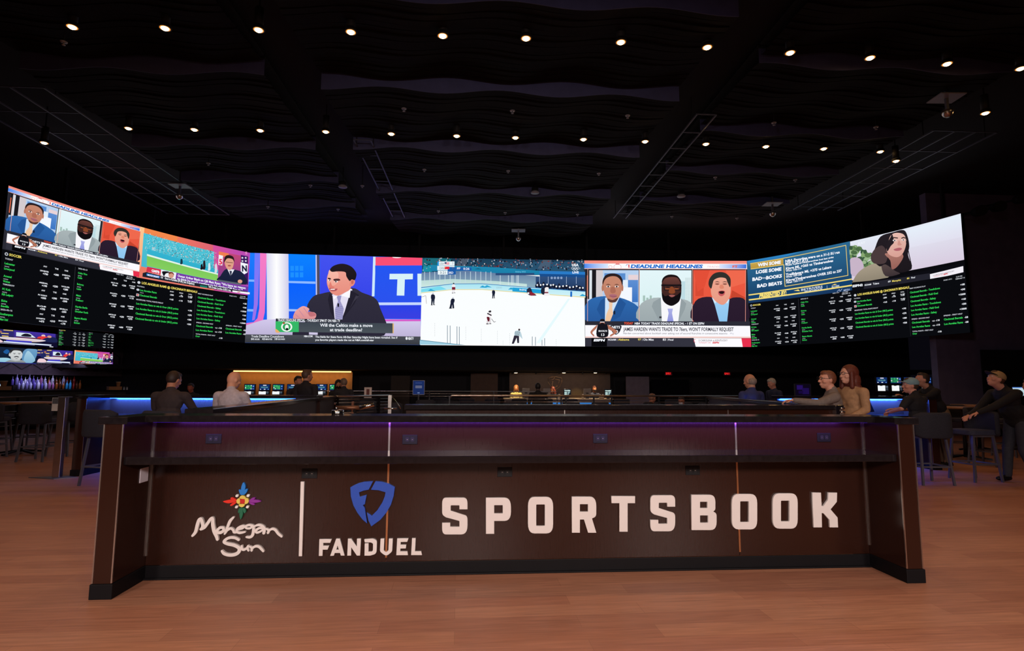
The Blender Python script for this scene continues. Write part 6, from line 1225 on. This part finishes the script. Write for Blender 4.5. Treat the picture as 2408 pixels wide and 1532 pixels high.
    if hair in ('short', 'long', 'thin'):
        b = bmesh.new()
        if hair == 'short': ico(b, (0, -.02, .026), (.083, .094, .103), HM, 3); ico(b, (0, .03, .08), (.06, .062, .045), HM)
        if hair == 'thin': ico(b, (0, -.03, -.005), (.082, .084, .075), HM, 3)
        if hair == 'long':
            ico(b, (0, -.03, .035), (.1, .112, .112), HM, 3); ico(b, (0, -.065, -.08), (.118, .1, .14), HM); ico(b, (0, -.09, -.2), (.128, .09, .14), HM); ico(b, (0, -.12, -.26), (.1, .08, .1), HM); cap(b, (.05, -.07, -.2), .06, (.07, -.08, -.32), .045, HM); cap(b, (-.05, -.07, -.2), .06, (-.06, -.09, -.3), .045, HM)
            for s in (-1, 1): cap(b, (s * .075, .02, .03), .03, (s * .085, .01, -.16), .032, HM)
        remesh(b, 'hair', mh, t, min(vox, .009), 2)
    if capc:
        b = bmesh.new(); ico(b, (0, -.012, .05), (.09, .108, .082), HM, 3); remesh(b, 'cap', mat('cloth_' + capc[0], capc[0], .85), t, .007, 2)
        mb = MB(); P = [(.075 * math.cos(a), .03 + .15 * math.sin(a)) for a in [math.pi * j / 10 for j in range(11)]]; mb.prism(P, .03, .038, M=HM @ Matrix.Rotation(.12, 4, 'X')); mb.build('cap_brim', mat('cloth_' + capc[1], capc[1], .85), t)
    for s in (-1, 1):
        if vox < .013:
            b = bmesh.new(); ico(b, (s * .03, .083, .012), (.012, .012, .009), HM); ob = bpy.data.meshes.new('eye'); b.to_mesh(ob); b.free(); link_mesh('eye', ob, mat('eye_white', 'D8D0CC', .2), t)
    if glasses:
        mb = MB()
        for s in (-1, 1): mb.tube([HM @ Vector((s * .034 + .026 * math.cos(a), .108, .012 + .02 * math.sin(a))) for a in [math.pi * j / 6 for j in range(13)]], .0025, 6); mb.tube([HM @ Vector((s * .06, .106, .016)), HM @ Vector((s * .082, .0, .012))], .0028, 6)
        mb.tube([HM @ Vector((-.01, .11, .014)), HM @ Vector((.01, .11, .014))], .0025, 6); mb.build('spectacles', M_legd, t)
    if mask:
        b = bmesh.new(); ico(b, (0, .06, -.05), (.062, .062, .052), HM); remesh(b, 'face_mask', mat('cloth_' + mask, mask, .8), t, .01, 2)
    return t
def hp_(px, Y): q = at_d(px, 900, Y); return q.x, q.y
PI = math.pi
x, y = hp_(398, 8.6); person('person in a dark brown suit seated at the blue-lit booth, seen from behind', x, y, -.05, 'sit', 1.78, -.02, .12, {0: ((-.27, .12, 1.1), (-.2, .4, 1.03)), 1: ((.3, .16, 1.08), (.26, .45, 1.02))}, (-.25, -.25), 'B0765C', '33282A', '1A1A20', 'short', '2A1A14', wide=1.18, vox=.009)
x, y = hp_(541, 8.6); person('bald person in a light grey shirt seated at the blue-lit booth', x, y, -.1, 'sit', 1.74, 0, .1, {0: ((-.26, .1, 1.1), (-.18, .4, 1.03)), 1: ((.26, .12, 1.08), (.2, .42, 1.02))}, (-.45, -.2), 'D09478', 'B4A8B0', '2A2C34', 'none', wide=1.08, vox=.009)
x, y = hp_(1766, 11.25); person('balding person in a blue pullover seated behind the right slanting counter', x, y, .35, 'sit', 1.9, -.02, 0, None, (.3, -.1), 'C08A70', '2C3468', '20222C', 'thin', '8A7A70', wide=1.05, vox=.01)
x, y = hp_(1963, 7.85); person('person in a grey sweater and spectacles resting an outstretched arm on the slanting counter', x, y, PI / 2 - .35, 'stand', 1.70, 0, .1, {0: ((-.36, .26, 1.25), (-.36, .56, 1.285)), 1: ((.3, .2, 1.12), (.16, .4, 1.04))}, (.4, .08), 'CB8F78', '6E625C', '24262E', 'short', '6A3A24', glasses=True, wide=1.28, vox=.0075, extra={'hd': [Vector((0, 1, -.12)), Vector((0, 1, -.3))]})
x, y = hp_(2003, 8.3); person('person with long auburn hair, spectacles and a tan sweater', x, y, PI / 2 + .25, 'stand', 1.78, 0, .05, {0: ((-.24, .02, 1.15), (-.16, .2, 1.05)), 1: ((.22, .1, 1.12), (.1, .3, 1.1))}, (0, .1), 'D09A84', 'A5805E', '24262E', 'long', '5A2416', glasses=True, wide=1.12, vox=.009, female=True)
x, y = hp_(2160, 9.3); person('seated person in a light blue cap and black T-shirt on the right', x, y, .55, 'sit', 1.72, -.02, .15, {0: ((-.38, .1, 1.13), (-.2, .36, 1.06)), 1: ((.28, .2, 1.1), (.1, .42, 1.1))}, (.8, .1), 'C98B78', '15131A', '20222C', 'short', '3A2A20', 'short', capc=('7A9AA6', '9AA8A4'), wide=1.4, vox=.009)
x, y = hp_(2208, 10.9); person('person in black with khaki trousers leaning over the right booth end', x, y, PI / 2 - .1, 'stand', 1.82, 0, .4, {0: ((-.2, .36, 1.28), (-.1, .55, 1.36)), 1: ((.24, .4, 1.2), (.12, .62, 1.3))}, (0, .25), 'C48A74', '100E14', '6A5442', 'short', '2A1C16', vox=.01)
x, y = hp_(2384, 9.1); person('person in a tan and brown cap, black jacket and jeans leaning over a stool', x, y, PI / 2, 'stand', 1.80, 0, .38, {0: ((-.2, .5, 1.18), (-.14, .72, 1.08)), 1: ((.24, .42, 1.1), (.12, .66, 1.02))}, (0, .42), 'C88C78', '0E0C11', '30333F', 'short', '4A2E20', capc=('9A7E58', '241A18'), wide=1.2, vox=.009, extra={'legs': [(Vector((-.1, 0, .92)), Vector((-.1, .02, .5)), Vector((-.1, -.14, .09))), (Vector((.1, 0, .92)), Vector((.12, .08, .5)), Vector((.12, .12, .09)))]})
x, y = hp_(2436, 10.4); person('seated person in a tan jacket cut by the right picture edge', x, y, PI / 2 - .3, 'sit', 1.7, 0, .1, None, (0, 0), 'C88C78', '8A7860', '20222C', 'short', '3A2A20', vox=.014)
x, y = hp_(1824, 14.2); person('person in a navy jersey with white stripes, looking down', x, y, PI / 2 + .3, 'stand', 1.70, 0, .15, None, (0, -.3), 'B07A68', '1C2440', '20222C', 'short', '9A948E', vox=.013)
x, y = hp_(720, 12.6); person('tall person in black seen from behind before the amber alcove', x, y, -.3, 'stand', 1.80, 0, 0, None, (-.5, 0), 'B07860', '141018', '20222C', 'short', '4A342A', wide=1.15, vox=.012)
x, y = hp_(696, 13.4); person('person in dark clothes with a cream cuff, facing the tall person in black', x, y, -PI / 2 - .6, 'stand', 1.68, 0, .1, {0: ((-.25, .12, 1.14), (-.2, .36, 1.3)), 1: None} if False else {0: ((-.25, .12, 1.14), (-.2, .36, 1.3))}, (0, 0), 'B07860', '121420', '181C34', 'short', '14100E', vox=.013, sleeve='short')
x, y = hp_(811, 14.6); person('grey-haired person in charcoal leaning on the short railing', x, y, .5, 'stand', 1.66, 0, .2, {0: ((-.3, .1, 1.0), (-.1, .3, .98))}, (.2, 0), 'A87460', '1A1A22', '20222C', 'short', '6A5648', sleeve='short', vox=.013)
x, y = hp_(796, 15.6); person('person with dark hair and a black face mask beside the grey-haired person', x, y, PI + .3, 'stand', 1.60, 0, .1, None, (0, -.2), 'B87C5C', '141216', '20222C', 'long', '14100E', mask='0A0A0C', vox=.013)
x, y = hp_(1528, 15.4); person('seated person with short grey hair behind the railing, left of the masked one', x, y, -.9, 'sit', 1.7, -.36, .1, None, (0, -.1), 'A8705C', '121016', '20222C', 'short', '7A5A48', vox=.013)
x, y = hp_(1606, 15.6); person('seated person with a white face mask behind the railing', x, y, PI - .6, 'sit', 1.6, -.36, .25, None, (0, -.3), 'A8705C', '121016', '20222C', 'short', '1A1210', mask='B8C0D8', vox=.013)
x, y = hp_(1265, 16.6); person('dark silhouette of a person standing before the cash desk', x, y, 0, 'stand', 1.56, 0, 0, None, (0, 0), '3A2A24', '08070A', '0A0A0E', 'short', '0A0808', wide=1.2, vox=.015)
x, y = hp_(1214, 23.0); person('person in a pale yellow shirt behind the cash desk', x, y, PI, 'sit', 1.62, -.12, 0, None, (0, -.1), 'B8744C', 'D8C070', '20222C', 'long', '7A4A22', vox=.013, female=True)
x, y = hp_(1303, 23.0); person('person with red hair working behind the cash desk under the emblem', x, y, PI - .5, 'sit', 1.6, -.14, .25, None, (0, -.3), 'B06A4C', '4A4C5C', '20222C', 'long', '6A2A1A', vox=.014)
x, y = hp_(1397, 23.0); person('masked person in dark grey behind the right part of the cash desk', x, y, PI + .1, 'sit', 1.62, -.12, .05, None, (0, -.1), 'C07A54', '3A3E4E', '20222C', 'short', '4A2416', mask='0E0C10', vox=.014)
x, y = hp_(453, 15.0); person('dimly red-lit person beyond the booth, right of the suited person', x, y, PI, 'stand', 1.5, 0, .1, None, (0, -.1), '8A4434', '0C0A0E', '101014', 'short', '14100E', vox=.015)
# ------------------------------------------------------------------ unseen spots added behind the camera for the frontal light
for i, (px_, e_) in enumerate(((-4.5, 1.), (0, 1.15), (4.5, 1.))):
    p = rm(px_, -4.2, 3.6); d = (Vector((px_ * .35, 4.6, .6)) - p); lamp('front_fill_spot', 'SPOT', p, 1120 * e_, (1., .84, .78), .5, d.to_track_quat('-Z', 'Y').to_euler(), spot=78, blend=.9)
SC.cycles.use_denoising = True; SC.cycles.max_bounces = 6; SC.cycles.diffuse_bounces = 3; SC.cycles.glossy_bounces = 3; SC.cycles.sample_clamp_indirect = 4
